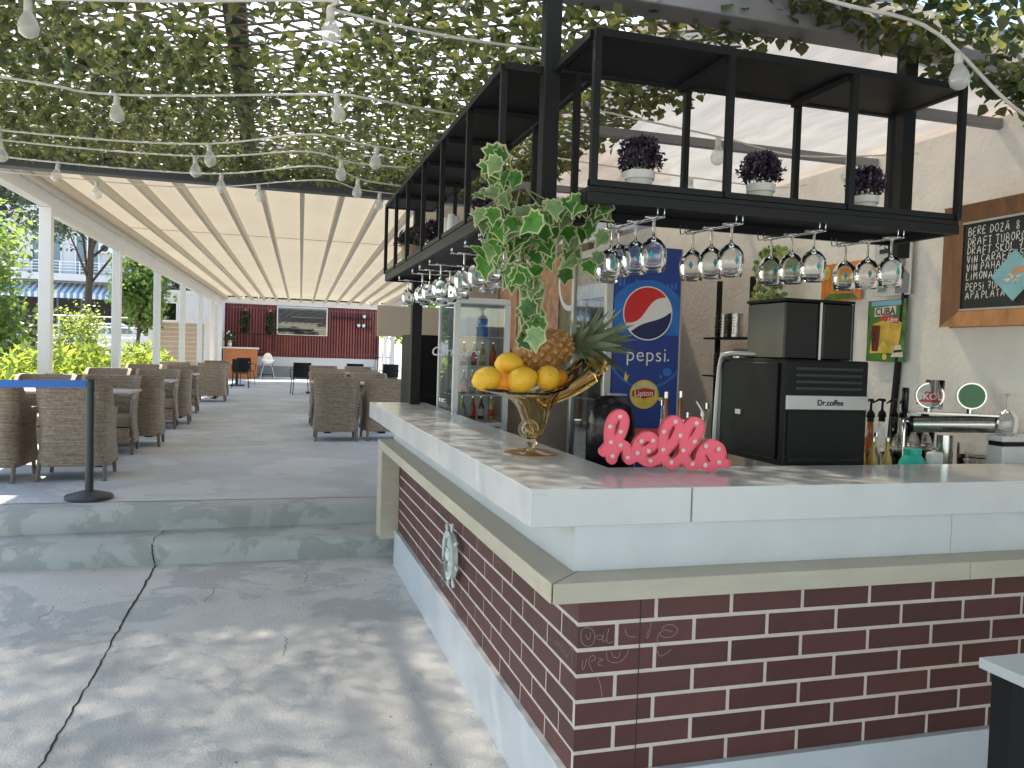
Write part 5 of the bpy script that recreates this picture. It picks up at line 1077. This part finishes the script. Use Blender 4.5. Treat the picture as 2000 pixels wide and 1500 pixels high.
# ---- shelving rack on the wall with strainers, trailing plant
rk = thing('wall_rack', 'black metal rack on the plastered wall holding steel strainers', 'rack', (3.1,5.0,.9))
for y in (5.22,4.80): mk('upright', B().box(3.07,3.10,y-.014,y+.014,.92,2.12), 'black_metal', rk)
for z in (1.715,): mk('rack_shelf', B().box(2.98,3.18,4.78,5.24,z-.012,z), 'black_metal', rk)
for k, (y, z) in enumerate(((5.08,1.716),(4.93,1.716),(5.08,1.45),(4.90,1.45))):
    t = thing('strainer', f'steel mesh cutlery strainer, {["left","right"][k % 2]} one on the {["upper","lower"][k//2]} part of the black rack', 'strainer', (3.04,y,z), 0, 'steel strainers on the black rack'); mk('cup', B().lathe([(.0,0),(.055,0),(.055,.16),(.053,.16)], n=24), 'steel', t, world=False, smooth='auto')
    hb = B(); 
    for a in range(9):
        for h_ in range(6): th = math.pi+.22*(a-4); hb.cyl((.0545*math.cos(th),.0545*math.sin(th),.03+.02*h_),(.056*math.cos(th),.056*math.sin(th),.03+.02*h_),.004,n=5)
    mk('holes', hb, 'poster_black', t, world=False, kind='stuff')
mk('rack_shelf', B().box(2.98,3.18,4.78,5.24,1.438,1.449), 'black_metal', rk)
iv2 = thing('trailing_plant', 'bushy yellow green trailing plant behind the coffee machine', 'plant', (3.04,4.40,2.1)); r = random.Random(5)
for (c, rad, n) in (((3.02,4.46,2.16),(.12,.17,.13),130),((3.0,4.48,1.97),(.10,.14,.12),80),((3.02,4.64,1.75),(.04,.05,.16),18)):
    for k in range(n):
        d = Vector((r.gauss(0,1), r.gauss(0,1), r.gauss(0,1))); d = d/d.length*r.random()**.4; put_leaf((c[0]+d.x*rad[0], c[1]+d.y*rad[1], c[2]+d.z*rad[2]), IVS, (.7,1.0), grp=iv2)
mk('vine', B().tube([(3.04,4.4,2.15),(3.02,4.5,1.95),(3.02,4.62,1.7),(3.02,4.63,1.6)], .003, 5), 'stem', iv2)
sl = thing('slanted_board', 'long black slanted support bar behind the tin signs', 'bar', (3.1,3.6,1)); mk('bar', B().bar((3.178,3.60,.98),(3.182,3.53,2.0),.028,.02), 'black_metal', sl)

# ---- tin signs
def sign(label, y0, y1, z0, z1, m, tilt=0):
    t = thing('tin_sign', label, 'sign', (3.17,(y0+y1)/2,z0), 0, 'tin signs on the bar wall'); mk('plate', B().box(3.168,3.172,y1,y0,z0,z1), m, t, bevel=.001); return t
W_ = (0,-1,0)
t = sign('white tin sign with dark gin tonic lettering and a grey figure', 3.76,3.485,1.925,2.262,'poster_white')
mk('head_band', B().poly([(3.1655,3.72,2.155),(3.1655,3.51,2.155),(3.1655,3.51,2.245),(3.1655,3.72,2.245)]), 'poster_black', t); text('lettering', 'GIN TONIC', .046, 'white_ink', (3.165,3.62,2.195), W_, (0,0,1), t, bold=.0014, space=.95)
mk('figure', B().poly([(3.1655,3.59,1.935),(3.1655,3.50,1.935),(3.1655,3.495,2.03),(3.1655,3.53,2.065),(3.1655,3.56,2.065),(3.1655,3.60,2.03)]), 'poster_grey', t); mk('figure_head', B().poly([(3.1655,3.545+.022*math.cos(a),2.095+.028*math.sin(a)) for a in [2*math.pi*k/16 for k in range(16)]]), 'poster_grey', t)
mk('bottle_print', B().poly([(3.1655,3.72,1.95),(3.1655,3.655,1.95),(3.1655,3.655,2.04),(3.1655,3.675,2.07),(3.1655,3.675,2.11),(3.1655,3.70,2.11),(3.1655,3.70,2.07),(3.1655,3.72,2.04)]), 'poster_grey', t); mk('lime_print', B().poly([(3.1652,3.56+.02*math.cos(a),2.135+.012*math.sin(a)) for a in [2*math.pi*k/16 for k in range(16)]]), 'lipton_yellow', t)
t = sign('colourful tin sign reading cuba libre with a cola glass', 3.79,3.505,1.575,1.905,'poster_green')
mk('sky_print', B().poly([(3.1655,3.76,1.875),(3.1655,3.54,1.875),(3.1655,3.54,1.90),(3.1655,3.76,1.90)]), 'poster_sky', t); mk('warm_print', B().poly([(3.1657,3.76,1.62),(3.1657,3.55,1.62),(3.1657,3.53,1.78),(3.1657,3.60,1.81),(3.1657,3.74,1.78)]), 'poster_yellow', t); mk('title_plate', B().poly([(3.1655,3.735,1.815),(3.1655,3.575,1.825),(3.1655,3.575,1.872),(3.1655,3.735,1.866)]), 'label_cream', t); text('lettering', 'CUBA', .055, 'poster_black', (3.165,3.655,1.842), W_, (0,0,1), t, bold=.0008)
mk('red_ribbon', B().poly([(3.1655,3.70,1.80),(3.1655,3.555,1.775),(3.1655,3.55,1.805),(3.1655,3.66,1.825)]), 'label_red', t); text('lettering', 'Libre', .036, 'white_ink', (3.165,3.60,1.797), W_, (0,0,1), t, shear=.3)
mk('cola_print', B().poly([(3.1652,3.745,1.63),(3.1652,3.695,1.63),(3.1652,3.685,1.77),(3.1652,3.755,1.77)]), 'cola', t)
for (y, z) in ((3.68,1.64),(3.66,1.665),(3.645,1.60)): mk('lime_print', B().poly([(3.1650,y+.018*math.cos(a),z+.018*math.sin(a)) for a in [2*math.pi*k/14 for k in range(14)]]), 'lipton_yellow', t)
mk('hat_print', B().poly([(3.1650,3.60,1.60),(3.1650,3.51,1.60),(3.1650,3.515,1.625),(3.1650,3.53,1.665),(3.1650,3.575,1.66),(3.1650,3.585,1.625)]), 'label_cream', t); mk('hat_band', B().poly([(3.1646,3.582,1.622),(3.1646,3.518,1.627),(3.1646,3.522,1.64),(3.1646,3.58,1.636)]), 'poster_black', t)
t = sign('orange and yellow tin sign reading cool bar', 4.20,3.86,1.92,2.14,'poster_orange')
mk('title_plate', B().poly([(3.1655,4.10,1.99),(3.1655,3.90,2.0),(3.1655,3.90,2.09),(3.1655,4.10,2.08)]), 'poster_yellow', t); text('lettering', 'Cool', .05, 'label_red', (3.165,4.03,2.075), W_, (0,0,1), t, shear=.2, bold=.001); text('lettering', 'BAR', .07, 'green_badge', (3.165,3.99,2.018), W_, (0,0,1), t, bold=.002); mk('orange_print', B().poly([(3.1655,4.15+.035*math.cos(a),2.09+.04*math.sin(a)) for a in [2*math.pi*k/20 for k in range(20)]]), 'poster_yellow', t); mk('leaf_print', B().poly([(3.1655,4.18,1.93),(3.1655,3.88,1.93),(3.1655,3.92,1.96),(3.1655,4.12,1.965)]), 'poster_green', t)

# ---- chalk menu board
mb = thing('menu_board', 'wood framed chalkboard drinks menu hung on the plastered wall', 'menu board', (3.19,2.7,1.76))
YL, YR, ZB_, ZT_ = 3.243,1.95,1.752,2.318
mk('board', B().box(3.165,3.18,YR+.06,YL-.06,ZB_+.06,ZT_-.06), 'chalkboard', mb)
for nm, pts in (('frame_left',[(YL,ZB_),(YL-.085,ZB_+.072),(YL-.085,ZT_-.075),(YL,ZT_)]),('frame_bottom',[(YL,ZB_),(YR,ZB_),(YR+.085,ZB_+.072),(YL-.085,ZB_+.072)]),('frame_top',[(YL,ZT_),(YL-.085,ZT_-.075),(YR+.085,ZT_-.075),(YR,ZT_)]),('frame_right',[(YR,ZB_),(YR,ZT_),(YR+.085,ZT_-.075),(YR+.085,ZB_+.072)])):
    o_ = pts; b = B(); n = 4
    outer = {(YL,ZB_),(YL,ZT_),(YR,ZB_),(YR,ZT_)}
    b.v = [(3.199,y,z) for y,z in o_]+[(3.135 if (y,z) in outer else 3.158,y,z) for y,z in o_]; b.f = [(0,1,2,3),(7,6,5,4)]+[(i,(i+1)%4,4+(i+1)%4,4+i) for i in range(4)]
    mk(nm, b, 'wood_light_and_lit' if nm == 'frame_bottom' else 'wood_frame', mb, bevel=.004)  # bottom rail gets a lighter colour: sunlight on its bevel is painted in
mk('inner_bead', B().box(3.156,3.165,YR+.086,YL-.086,ZB_+.0725,ZB_+.082).box(3.156,3.165,YR+.086,YL-.086,ZT_-.085,ZT_-.0755), 'grey_bead', mb)
ST = {'A':[[(0,0),(.45,1),(.8,0)],[(.18,.4),(.7,.42)]],'Ă':[[(0,0),(.45,.9),(.8,0)],[(.18,.35),(.7,.38)],[(.25,1.12),(.42,1.02),(.62,1.15)]],'B':[[(0,0),(.05,1),(.5,.9),(.5,.65),(.06,.52),(.6,.4),(.55,.08),(0,0)]],'C':[[(.65,.85),(.35,1),(.05,.6),(.15,.1),(.65,.08)]],'D':[[(.05,0),(.08,1),(.6,.75),(.6,.3),(.05,0)]],'E':[[(.6,1),(.05,.95),(0,0),(.6,.05)],[(.03,.5),(.45,.55)]],'F':[[(.65,1),(.05,.95),(0,0)],[(.03,.5),(.6,.55)]],'G':[[(.65,.9),(.3,1),(.02,.5),(.2,.05),(.6,.1),(.62,.45),(.35,.45)]],'H':[[(0,1),(.02,0)],[(.6,1),(.62,0)],[(0,.5),(.6,.52)]],'I':[[(.1,.8),(.08,0)],[(.08,.98),(.13,1.0)]],'K':[[(.02,1),(0,0)],[(.6,1),(.04,.5),(.6,0)]],'L':[[(.03,1),(0,.02),(.55,.05)]],'M':[[(0,0),(.1,1),(.4,.4),(.7,1),(.8,0)]],'N':[[(0,0),(.05,1),(.55,.05),(.62,1)]],'O':[[(.35,1),(.03,.7),(.05,.2),(.35,0),(.65,.3),(.6,.8),(.35,1)]],'P':[[(0,0),(.05,1),(.5,.95),(.55,.6),(.05,.5)]],'R':[[(0,0),(.05,1),(.5,.95),(.5,.6),(.06,.5),(.62,0)]],'S':[[(.6,.9),(.3,1),(.05,.75),(.55,.35),(.35,.02),(0,.12)]],'T':[[(.3,0),(.32,1)],[(-.05,.97),(.7,1.02)]],'U':[[(.02,1),(.05,.15),(.35,0),(.6,.2),(.62,1)]],'V':[[(0,1),(.3,0),(.62,1)]],'Z':[[(.05,.95),(.6,1),(.05,.05),(.62,.05)],[(.15,.5),(.5,.52)]],'7':[[(0,.95),(.6,1),(.25,0)],[(.1,.5),(.5,.5)]],'6':[[(.5,1),(.1,.6),(.05,.15),(.4,0),(.55,.3),(.1,.45)]],'0':[[(.35,1),(.05,.6),(.1,.1),(.4,0),(.6,.5),(.35,1)]],'1':[[(.1,.7),(.35,1),(.33,0)]],'5':[[(.6,1),(.1,.95),(.08,.6),(.5,.5),(.5,.1),(.05,.05)]],'8':[[(.3,.5),(.05,.8),(.3,1),(.55,.8),(.05,.2),(.3,0),(.55,.25),(.3,.5)]]}
r = random.Random(4)
lines = [('BERE DOZĂ  8',.0,.040),('DRAFT TUBORG',.056,.040),('DRAFT SKOL 7',.104,.040),('VIN CARAFĂ 15',.148,.038),('VIN PAHAR 10',.192,.038),('LIMONADĂ 10',.240,.038),('PEPSI 7UP 6',.296,.036),('APĂ PLATĂ 6',.342,.036)]
for s, dz, h in lines:
    b = B(); y = 3.128; z = 2.178-dz*.87; h *= .9
    for ch in s+' ':
        if ch == ' ':
            y -= h*.42
            if b.v: mk('chalk_word', b, 'chalk', mb)
            b = B(); continue
        jz = r.uniform(-.003,.003)
        for st in ST.get(ch, []):
            pts = [(3.1640, y-u*h*.72+r.uniform(-.0008,.0008), z+jz+v*h) for u, v in st]; b.ribbon(smooth_path(pts,3), [.0042+.0012*math.sin(i*1.7) for i in range(3*(len(pts)-1)+1)], (-1,0,0))
        y -= h*(.95 if ch in 'MA' else (.45 if ch == 'I' else .74))
cd = thing('seashell_card', 'light blue diamond shaped card with shells on the menu board', 'card', (3.15,2.86,1.99)); yc, zc_ = 2.865,1.972
mk('card', B().prism([(3.1625,yc+.12,zc_),(3.1625,yc,zc_+.115),(3.1625,yc-.12,zc_),(3.1625,yc,zc_-.115)], (-.004,0,0)), 'card_blue', cd)
for k in range(16): mk('shell', B().sph((3.157,yc+.05-.08*r.random(),zc_-.03+.03*r.random()),(.004,.010,.008),8,6), 'shell', cd, smooth=True)
mk('sand_patch', B().poly([(3.1578,yc+.03,zc_+.0),(3.1578,yc-.06,zc_+.01),(3.1578,yc-.06,zc_+.04),(3.1578,yc-.01,zc_+.035)]), 'sand', cd)

# ---- white high table at the lower right
ht = thing('white_table', 'white table corner with black leg at the lower right edge', 'table', (2.4,1.4,.004)); mk('top', B().box(1.905,3.0,.8,1.775,.722,.752), 'white_lam', ht, bevel=.003, seg=2)
for x, y in ((1.965,1.72),(2.9,1.72),(1.965,.9),(2.9,.9)): mk('leg', B().box(x-.035,x+.035,y-.035,y+.035,.004,.7215), 'black_metal', ht, bevel=.003)
# ================================================================== STRING LIGHTS
BM = bpy.data.meshes.new('bulb'); q = B().lathe([(.010,-.030),(.012,-.040),(.024,-.062),(.030,-.082),(.026,-.101),(.012,-.112),(.001,-.115)], n=20, close=False); BM.from_pydata(q.v, [], q.f); BM.polygons.foreach_set('use_smooth', [True]*len(BM.polygons)); BM.materials.append(MAT('bulb'))
SM = bpy.data.meshes.new('socket'); q = B().lathe([(.006,0),(.010,-.004),(.012,-.012),(.0125,-.036),(.010,-.040)], n=14); SM.from_pydata(q.v, [], q.f); SM.polygons.foreach_set('use_smooth', [True]*len(SM.polygons)); SM.materials.append(MAT('socket'))
def string(label, pts, bulbs, r=.0055):
    t = thing('string_light', label, 'string lights', pts[len(pts)//2], 0, 'bulb strings under the leafy ceiling')
    path = smooth_path(pts, 8); mk('cable', B().tube(path, r, 6), 'cable', t, smooth=True)
    for (x, y) in bulbs:
        p = min(path, key=lambda q: (q.x-x)**2+(q.y-y)**2); rr = (rnd.uniform(-.12,.12), rnd.uniform(-.12,.12), 0)
        s = inst('socket', SM, p, rr, 1.15, t); o = bpy.data.objects.new('bulb', BM); COL.objects.link(o); o.parent = s
Z = 2.72
string('string of clear bulbs nearest the camera, crossing to the thick post', [(-2.6,3.35,2.80),(-1.2,3.22,2.70),(-.5,3.12,Z),(.16,2.92,2.74),(.20,2.94,Z),(.6,3.0,2.71),(1.0,3.08,2.74)], [(-.80,3.18),(.17,2.93)])
string('string of clear bulbs, second from the camera', [(-3.0,4.25,2.82),(-1.19,4.25,2.73),(-.71,4.28,2.715),(.22,3.95,2.73),(.42,3.9,2.72),(.86,4.03,2.73)], [(-.71,4.28),(.27,3.93)])
string('string of clear bulbs, third from the camera', [(-3.2,5.5,2.82),(-1.49,5.35,2.735),(-.46,5.17,2.72),(.19,4.75,2.74),(.48,4.76,2.72),(.86,4.9,2.73)], [(-1.45,5.35),(-.36,5.14),(.56,4.79)])
string('string of clear bulbs, fourth from the camera', [(-3.2,5.7,2.82),(-1.56,5.61,2.735),(-.46,5.49,2.72),(.18,5.17,2.74),(.48,5.26,2.72),(.83,5.3,2.73)], [(-1.55,5.61),(-.5,5.5),(.42,5.22)])
string('string of clear bulbs, fifth from the camera', [(-3.2,6.2,2.82),(-1.7,6.12,2.735),(-.45,6.02,2.72),(.27,5.55,2.74),(.6,5.76,2.72),(.89,5.9,2.73)], [(-1.37,6.10),(-.37,5.99),(.58,5.74)])
string('thin string of clear bulbs along the edge of the fabric roof', [(-3.2,6.8,2.80),(-1.68,6.68,2.735),(-.59,6.59,2.72),(.3,6.0,2.74),(.6,6.1,2.72),(.9,6.22,2.73)], [(-1.2,6.64),(-.15,6.32),(.75,6.16)], .0045)
string('string of clear bulbs at the upper right in front of the shelf', [(1.35,2.2,2.80),(1.678,2.3,2.735),(2.0,2.3,2.715),(2.128,2.3,2.69),(2.242,2.3,2.635),(2.544,2.3,2.455),(2.9,2.3,2.40)], [(2.235,2.3)], .0065)
string('string of clear bulbs behind the plant shelf under the pale awning', [(1.5,4.6,2.72),(1.9,4.3,2.62),(2.4,4.2,2.58),(2.9,4.3,2.60),(3.18,4.4,2.66)], [(1.9,4.3),(2.3,4.2),(2.85,4.28)], .0045)
string('string of clear bulbs deep under the pale awning above the blue fridge', [(1.45,3.6,2.70),(2.0,3.45,2.60),(2.5,3.5,2.57),(3.1,3.4,2.62)], [(2.0,3.45),(2.75,3.47)], .0045)

# ================================================================== TERRACE FURNITURE
ZF = .302
# ---- wicker armchair
def wicker_chair(label):
    t = thing('wicker_armchair', label, 'armchair', (0,0,ZF), 0, 'wicker armchairs on the terrace')
    W2, D2, rc = .285, .30, .13    # half width, half depth (front is -y locally, back +y)
    path = []                       # plan of the wrap-round side: front left, back, front right
    for k in range(7): path.append((-W2, -D2+(2*D2-rc)*k/6))
    for k in range(1, 7): a = math.pi-math.pi/2*k/6; path.append((-W2+rc+rc*math.cos(a), D2-rc+rc*math.sin(a)))
    for k in range(1, 7): path.append((-W2+rc+(2*W2-2*rc)*k/6, D2))
    for k in range(1, 7): a = math.pi/2-math.pi/2*k/6; path.append((W2-rc+rc*math.cos(a), D2-rc+rc*math.sin(a)))
    for k in range(1, 7): path.append((W2, D2-rc-(2*D2-rc)*k/6))
    n = len(path); arc = [0]
    for i in range(1, n): arc.append(arc[-1]+math.dist(path[i], path[i-1]))
    def top(y): u = max(0, min(1, (y+.12)/.36)); u = u*u*(3-2*u); return .63+.23*u
    nz = 12; b = B(); b.uv = []
    for side in (0, 1):
        for j in range(nz+1):
            for i, (x, y) in enumerate(path):
                z = .13+(top(y)-.13)*j/nz; f = 1+.10*max(0,(z-.42)/.44)**1.6+.05*max(0,(.42-z)/.3)**1.5-.035*math.sin(math.pi*max(0,min(1,(z-.2)/.5)))
                sx, sy = x*f, y*(1+.12*max(0,(z-.4)/.46)**1.5) if y > 0 else y
                if side: sx *= .86; sy = sy-.045 if y > D2-.02 else sy*.90
                b.v.append((sx, sy, z)); b.uv.append((arc[i]*(1 if not side else .9), z))
    m = n*(nz+1)
    for j in range(nz):
        for i in range(n-1):
            a = j*n+i; b.f.append((a, a+n, a+n+1, a+1)); b.f.append((m+a, m+a+1, m+a+n+1, m+a+n))
    for i in range(n-1): o = nz*n; b.f.append((o+i, m+o+i, m+o+i+1, o+i+1)); b.f.append((i, i+1, m+i+1, m+i))
    for i in (0, n-1):
        for j in range(nz): a = j*n+i; b.f.append((a, m+a, m+a+n, a+n) if i == 0 else (a, a+n, m+a+n, m+a))
    mk('back_and_arms', b, 'wicker', t, world=False, smooth='auto')
    sb = B().box(-.25,.25,-.29,.26,.30,.43); sb.uv = [(p[0], p[1]+p[2]) for p in sb.v]; mk('seat', sb, 'wicker', t, world=False, bevel=.03, seg=3)
    fp = B().box(-.245,.245,-.295,-.275,.13,.299); fp.uv = [(p[0], p[2]) for p in fp.v]; mk('front_apron', fp, 'wicker', t, world=False)
    for sx in (-1,1):
        for y, dy in ((-.265,-.01),(.25,.05)): mk('leg', B().tube([(sx*.262,y,.16),(sx*.272,y+dy,0)], [.021,.017], 8), 'wicker_leg', t, world=False)
    return t
# local front (-y) faces the table; rz turns it.  back to camera = front towards +Y = rz pi
PI = math.pi
spots = [(-1.67,8.36,PI+.02,'big wicker armchair with its back to us behind the barrier post'),(-2.36,8.30,PI-.05,'wicker armchair cut by the left edge behind the blue belt'),
 (-1.72,10.18,.05,'wicker armchair across the first table facing us'),(-2.42,10.2,-.05,'wicker armchair facing us across the first table, by the hedge'),
 (-1.53,10.95,PI+.03,'wicker armchair with its back to us at the second table, on the aisle'),(-2.22,10.98,PI-.04,'wicker armchair with its back to us at the second table, by the hedge'),
 (-1.58,13.15,.04,'wicker armchair facing us across the second table, on the aisle'),(-2.28,13.2,-.02,'wicker armchair facing us across the second table, by the hedge'),
 (-1.46,13.95,PI+.04,'wicker armchair with its back to us at the third table, on the aisle'),(-2.12,13.98,PI,'wicker armchair with its back to us at the third table, by the hedge'),
 (-1.52,16.2,.02,'wicker armchair facing us across the third table, on the aisle'),(-2.2,16.25,.0,'wicker armchair facing us across the third table, by the hedge'),
 (-1.19,19.45,PI,'wicker armchair standing apart with its back to us, left of the aisle'),(-1.95,19.5,PI-.05,'wicker armchair beside the solitary one, next to the hedge'),
 (-1.25,21.9,.0,'far wicker armchair facing us behind the solitary one'),
 (.905,11.55,PI-.02,'dark wicker armchair with its back to us, right of the aisle'),(1.58,11.62,PI+.05,'dark wicker armchair half hidden by the end of the bar'),
 (.95,13.75,.0,'wicker armchair facing us across the first right table'),(1.65,13.8,.1,'wicker armchair facing us across the first right table, near the bar'),
 (1.15,16.6,PI,'wicker armchair with its back to us in the second right row'),(1.95,16.7,PI-.6,'wicker armchair turned sideways in the second right row'),
 (1.2,18.9,.0,'wicker armchair facing us in the second right row'),(2.0,18.9,.1,'wicker armchair facing us at the far side of the second right row')]
c0 = wicker_chair(spots[0][3])
for i, (x, y, rz, lb) in enumerate(spots):
    if i == 0: c0.location = (x,y,ZF); c0.rotation_euler.z = rz
    else: dup(c0, (x,y,ZF), rz, lb)
# ---- tables
def table(label):
    t = thing('dining_table', label, 'table', (0,0,ZF), 0, 'terrace tables')
    mk('top', B().box(-.66,.66,-.38,.38,.725,.75), 'table_top', t, world=False, bevel=.004)
    mk('apron', B().box(-.52,.52,-.28,.28,.68,.7245), 'wicker_leg', t, world=False)
    for sx in (-1,1): mk('leg', B().box(sx*.40-.03,sx*.40+.03,-.03,.03,.03,.6795), 'black_metal', t, world=False); mk('foot', B().box(sx*.40-.05,sx*.40+.05,-.30,.30,0,.029), 'black_metal', t, world=False, bevel=.006)
    return t
tb = [(-1.98,9.27,'first terrace table on the left, behind the barrier post'),(-1.90,12.1,'second terrace table on the left'),(-1.83,15.1,'third terrace table on the left'),(-1.6,20.6,'far left table near the solitary armchair'),(1.27,12.65,'first terrace table right of the aisle'),(1.6,17.7,'second terrace table right of the aisle')]
t0 = table(tb[0][2])
for i, (x, y, lb) in enumerate(tb):
    if i == 0: t0.location = (x,y,ZF); t0.rotation_euler.z = -DY
    else: dup(t0, (x,y,ZF), -DY, lb)
# ---- black metal chairs and pedestal tables far back
def metal_chair(label):
    t = thing('metal_chair', label, 'chair', (0,0,ZF), 0, 'black metal chairs at the far tables')
    mk('seat', B().box(-.22,.22,-.22,.22,.43,.455), 'black_plastic', t, world=False, bevel=.01)
    b = B(); n = 8
    for k in range(n+1):
        x = -.23+.46*k/n; y = .22+.03-.06*(2*k/n-1)**2
        b.v += [(x,y,.47),(x,y+.05,.86),(x,y+.02,.47),(x,y+.07,.86)]
    b.f = [(4*k,4*k+4,4*k+5,4*k+1) for k in range(n)]+[(4*k+2,4*k+3,4*k+7,4*k+6) for k in range(n)]+[(4*k+1,4*k+5,4*k+7,4*k+3) for k in range(n)]
    mk('backrest', b, 'black_plastic', t, world=False)
    for sx in (-1,1):
        mk('leg', B().cyl((sx*.21,-.2,.44),(sx*.24,-.24,0),.012,n=8), 'black_metal', t, world=False); mk('leg', B().cyl((sx*.21,.2,.44),(sx*.24,.29,0),.012,n=8), 'black_metal', t, world=False)
        mk('arm_rest', B().tube([(sx*.24,-.22,.44),(sx*.26,-.22,.66),(sx*.26,.2,.67),(sx*.23,.24,.66)], .011, 8), 'black_metal', t, world=False)
    return t
mc = [(-.80,25.9,PI,'black metal chair with arms, left of the aisle before the counter'),(-.72,28.6,.3,'black metal chair behind the far left pedestal table'),(.84,22.7,PI+.1,'black metal chair, right of the aisle in the middle distance'),(2.3,23.2,PI,'black metal chair far right behind the armchairs'),(3.4,24.0,PI,'black metal chair at the far right edge of the terrace')]
m0 = metal_chair(mc[0][3])
for i, (x, y, rz, lb) in enumerate(mc):
    if i == 0: m0.location = (x,y,ZF); m0.rotation_euler.z = rz
    else: dup(m0, (x,y,ZF), rz, lb)
def pedestal(label):
    t = thing('pedestal_table', label, 'table', (0,0,ZF), 0, 'black pedestal tables'); mk('top', B().box(-.36,.36,-.36,.36,.725,.75), 'table_top', t, world=False, bevel=.004); mk('column', B().cyl((0,0,.03),(0,0,.7245),.04,n=12), 'black_metal', t, world=False); mk('base', B().box(-.24,.24,-.24,.24,0,.03), 'black_metal', t, world=False, bevel=.01); return t
pt = [(-.95,27.2,'far left black pedestal table before the wooden counter'),(1.25,23.5,'black pedestal table beside the middle black chair'),(2.6,24.3,'black pedestal table far right in front of the red wall')]
p0 = pedestal(pt[0][2])
for i, (x, y, lb) in enumerate(pt):
    if i == 0: p0.location = (x,y,ZF)
    else: dup(p0, (x,y,ZF), 0, lb)
# ---- barrier post with blue belt
bp2 = thing('barrier_post', 'dark green barrier post with round base and blue belt on the terrace', 'barrier', (-1.345,7.15,ZF))
mk('base', B().lathe([(.0,0),(.172,0),(.178,.008),(.176,.026),(.165,.034),(.06,.062),(.034,.068),(.0,.068)], n=40), 'base_blue', bp2, world=False, smooth='auto')
mk('pole', B().lathe([(.0315,.068),(.0315,.86)], n=24), 'post_green', bp2, world=False, smooth='auto'); mk('head', B().lathe([(.033,.858),(.034,.862),(.034,.942),(.030,.95),(.0,.95)], n=24), 'post_green', bp2, world=False, smooth='auto')
b = B(); n = 20
for k in range(n+1):
    u = k/n; x = -.033-1.9*u; y = .02*u; z = .912-.012*math.sin(math.pi*u); b.v += [(x,y,z-.030),(x,y,z+.030),(x,y+.002,z-.030),(x,y+.002,z+.030)]
b.f = [(4*k,4*k+4,4*k+5,4*k+1) for k in range(n)]+[(4*k+2,4*k+3,4*k+7,4*k+6) for k in range(n)]
mk('belt', b, 'belt_blue', bp2, world=False)
# ---- bits of dry leaf and grit on the lower floor and the steps
rg_ = np.random.default_rng(77); n = 70; pp = np.stack([rg_.uniform(-1.6,.8,n), rg_.uniform(2.9,6.05,n), np.full(n,.009)], 1)
me = leaf_cloud('leaf_litter', pp, (.006,.020), 'dry_leaf', 3, 0, .35); co = np.zeros(len(me.vertices)*3, np.float32); me.vertices.foreach_get('co', co); co = co.reshape(-1,3); co[:,2] = np.clip(co[:,2], .0065, .013); me.vertices.foreach_set('co', co.ravel())
o = link('leaf_litter', me, None); o['kind'] = 'stuff'; tag(o, 'scattered dry leaf bits on the lower concrete floor', 'leaf litter')
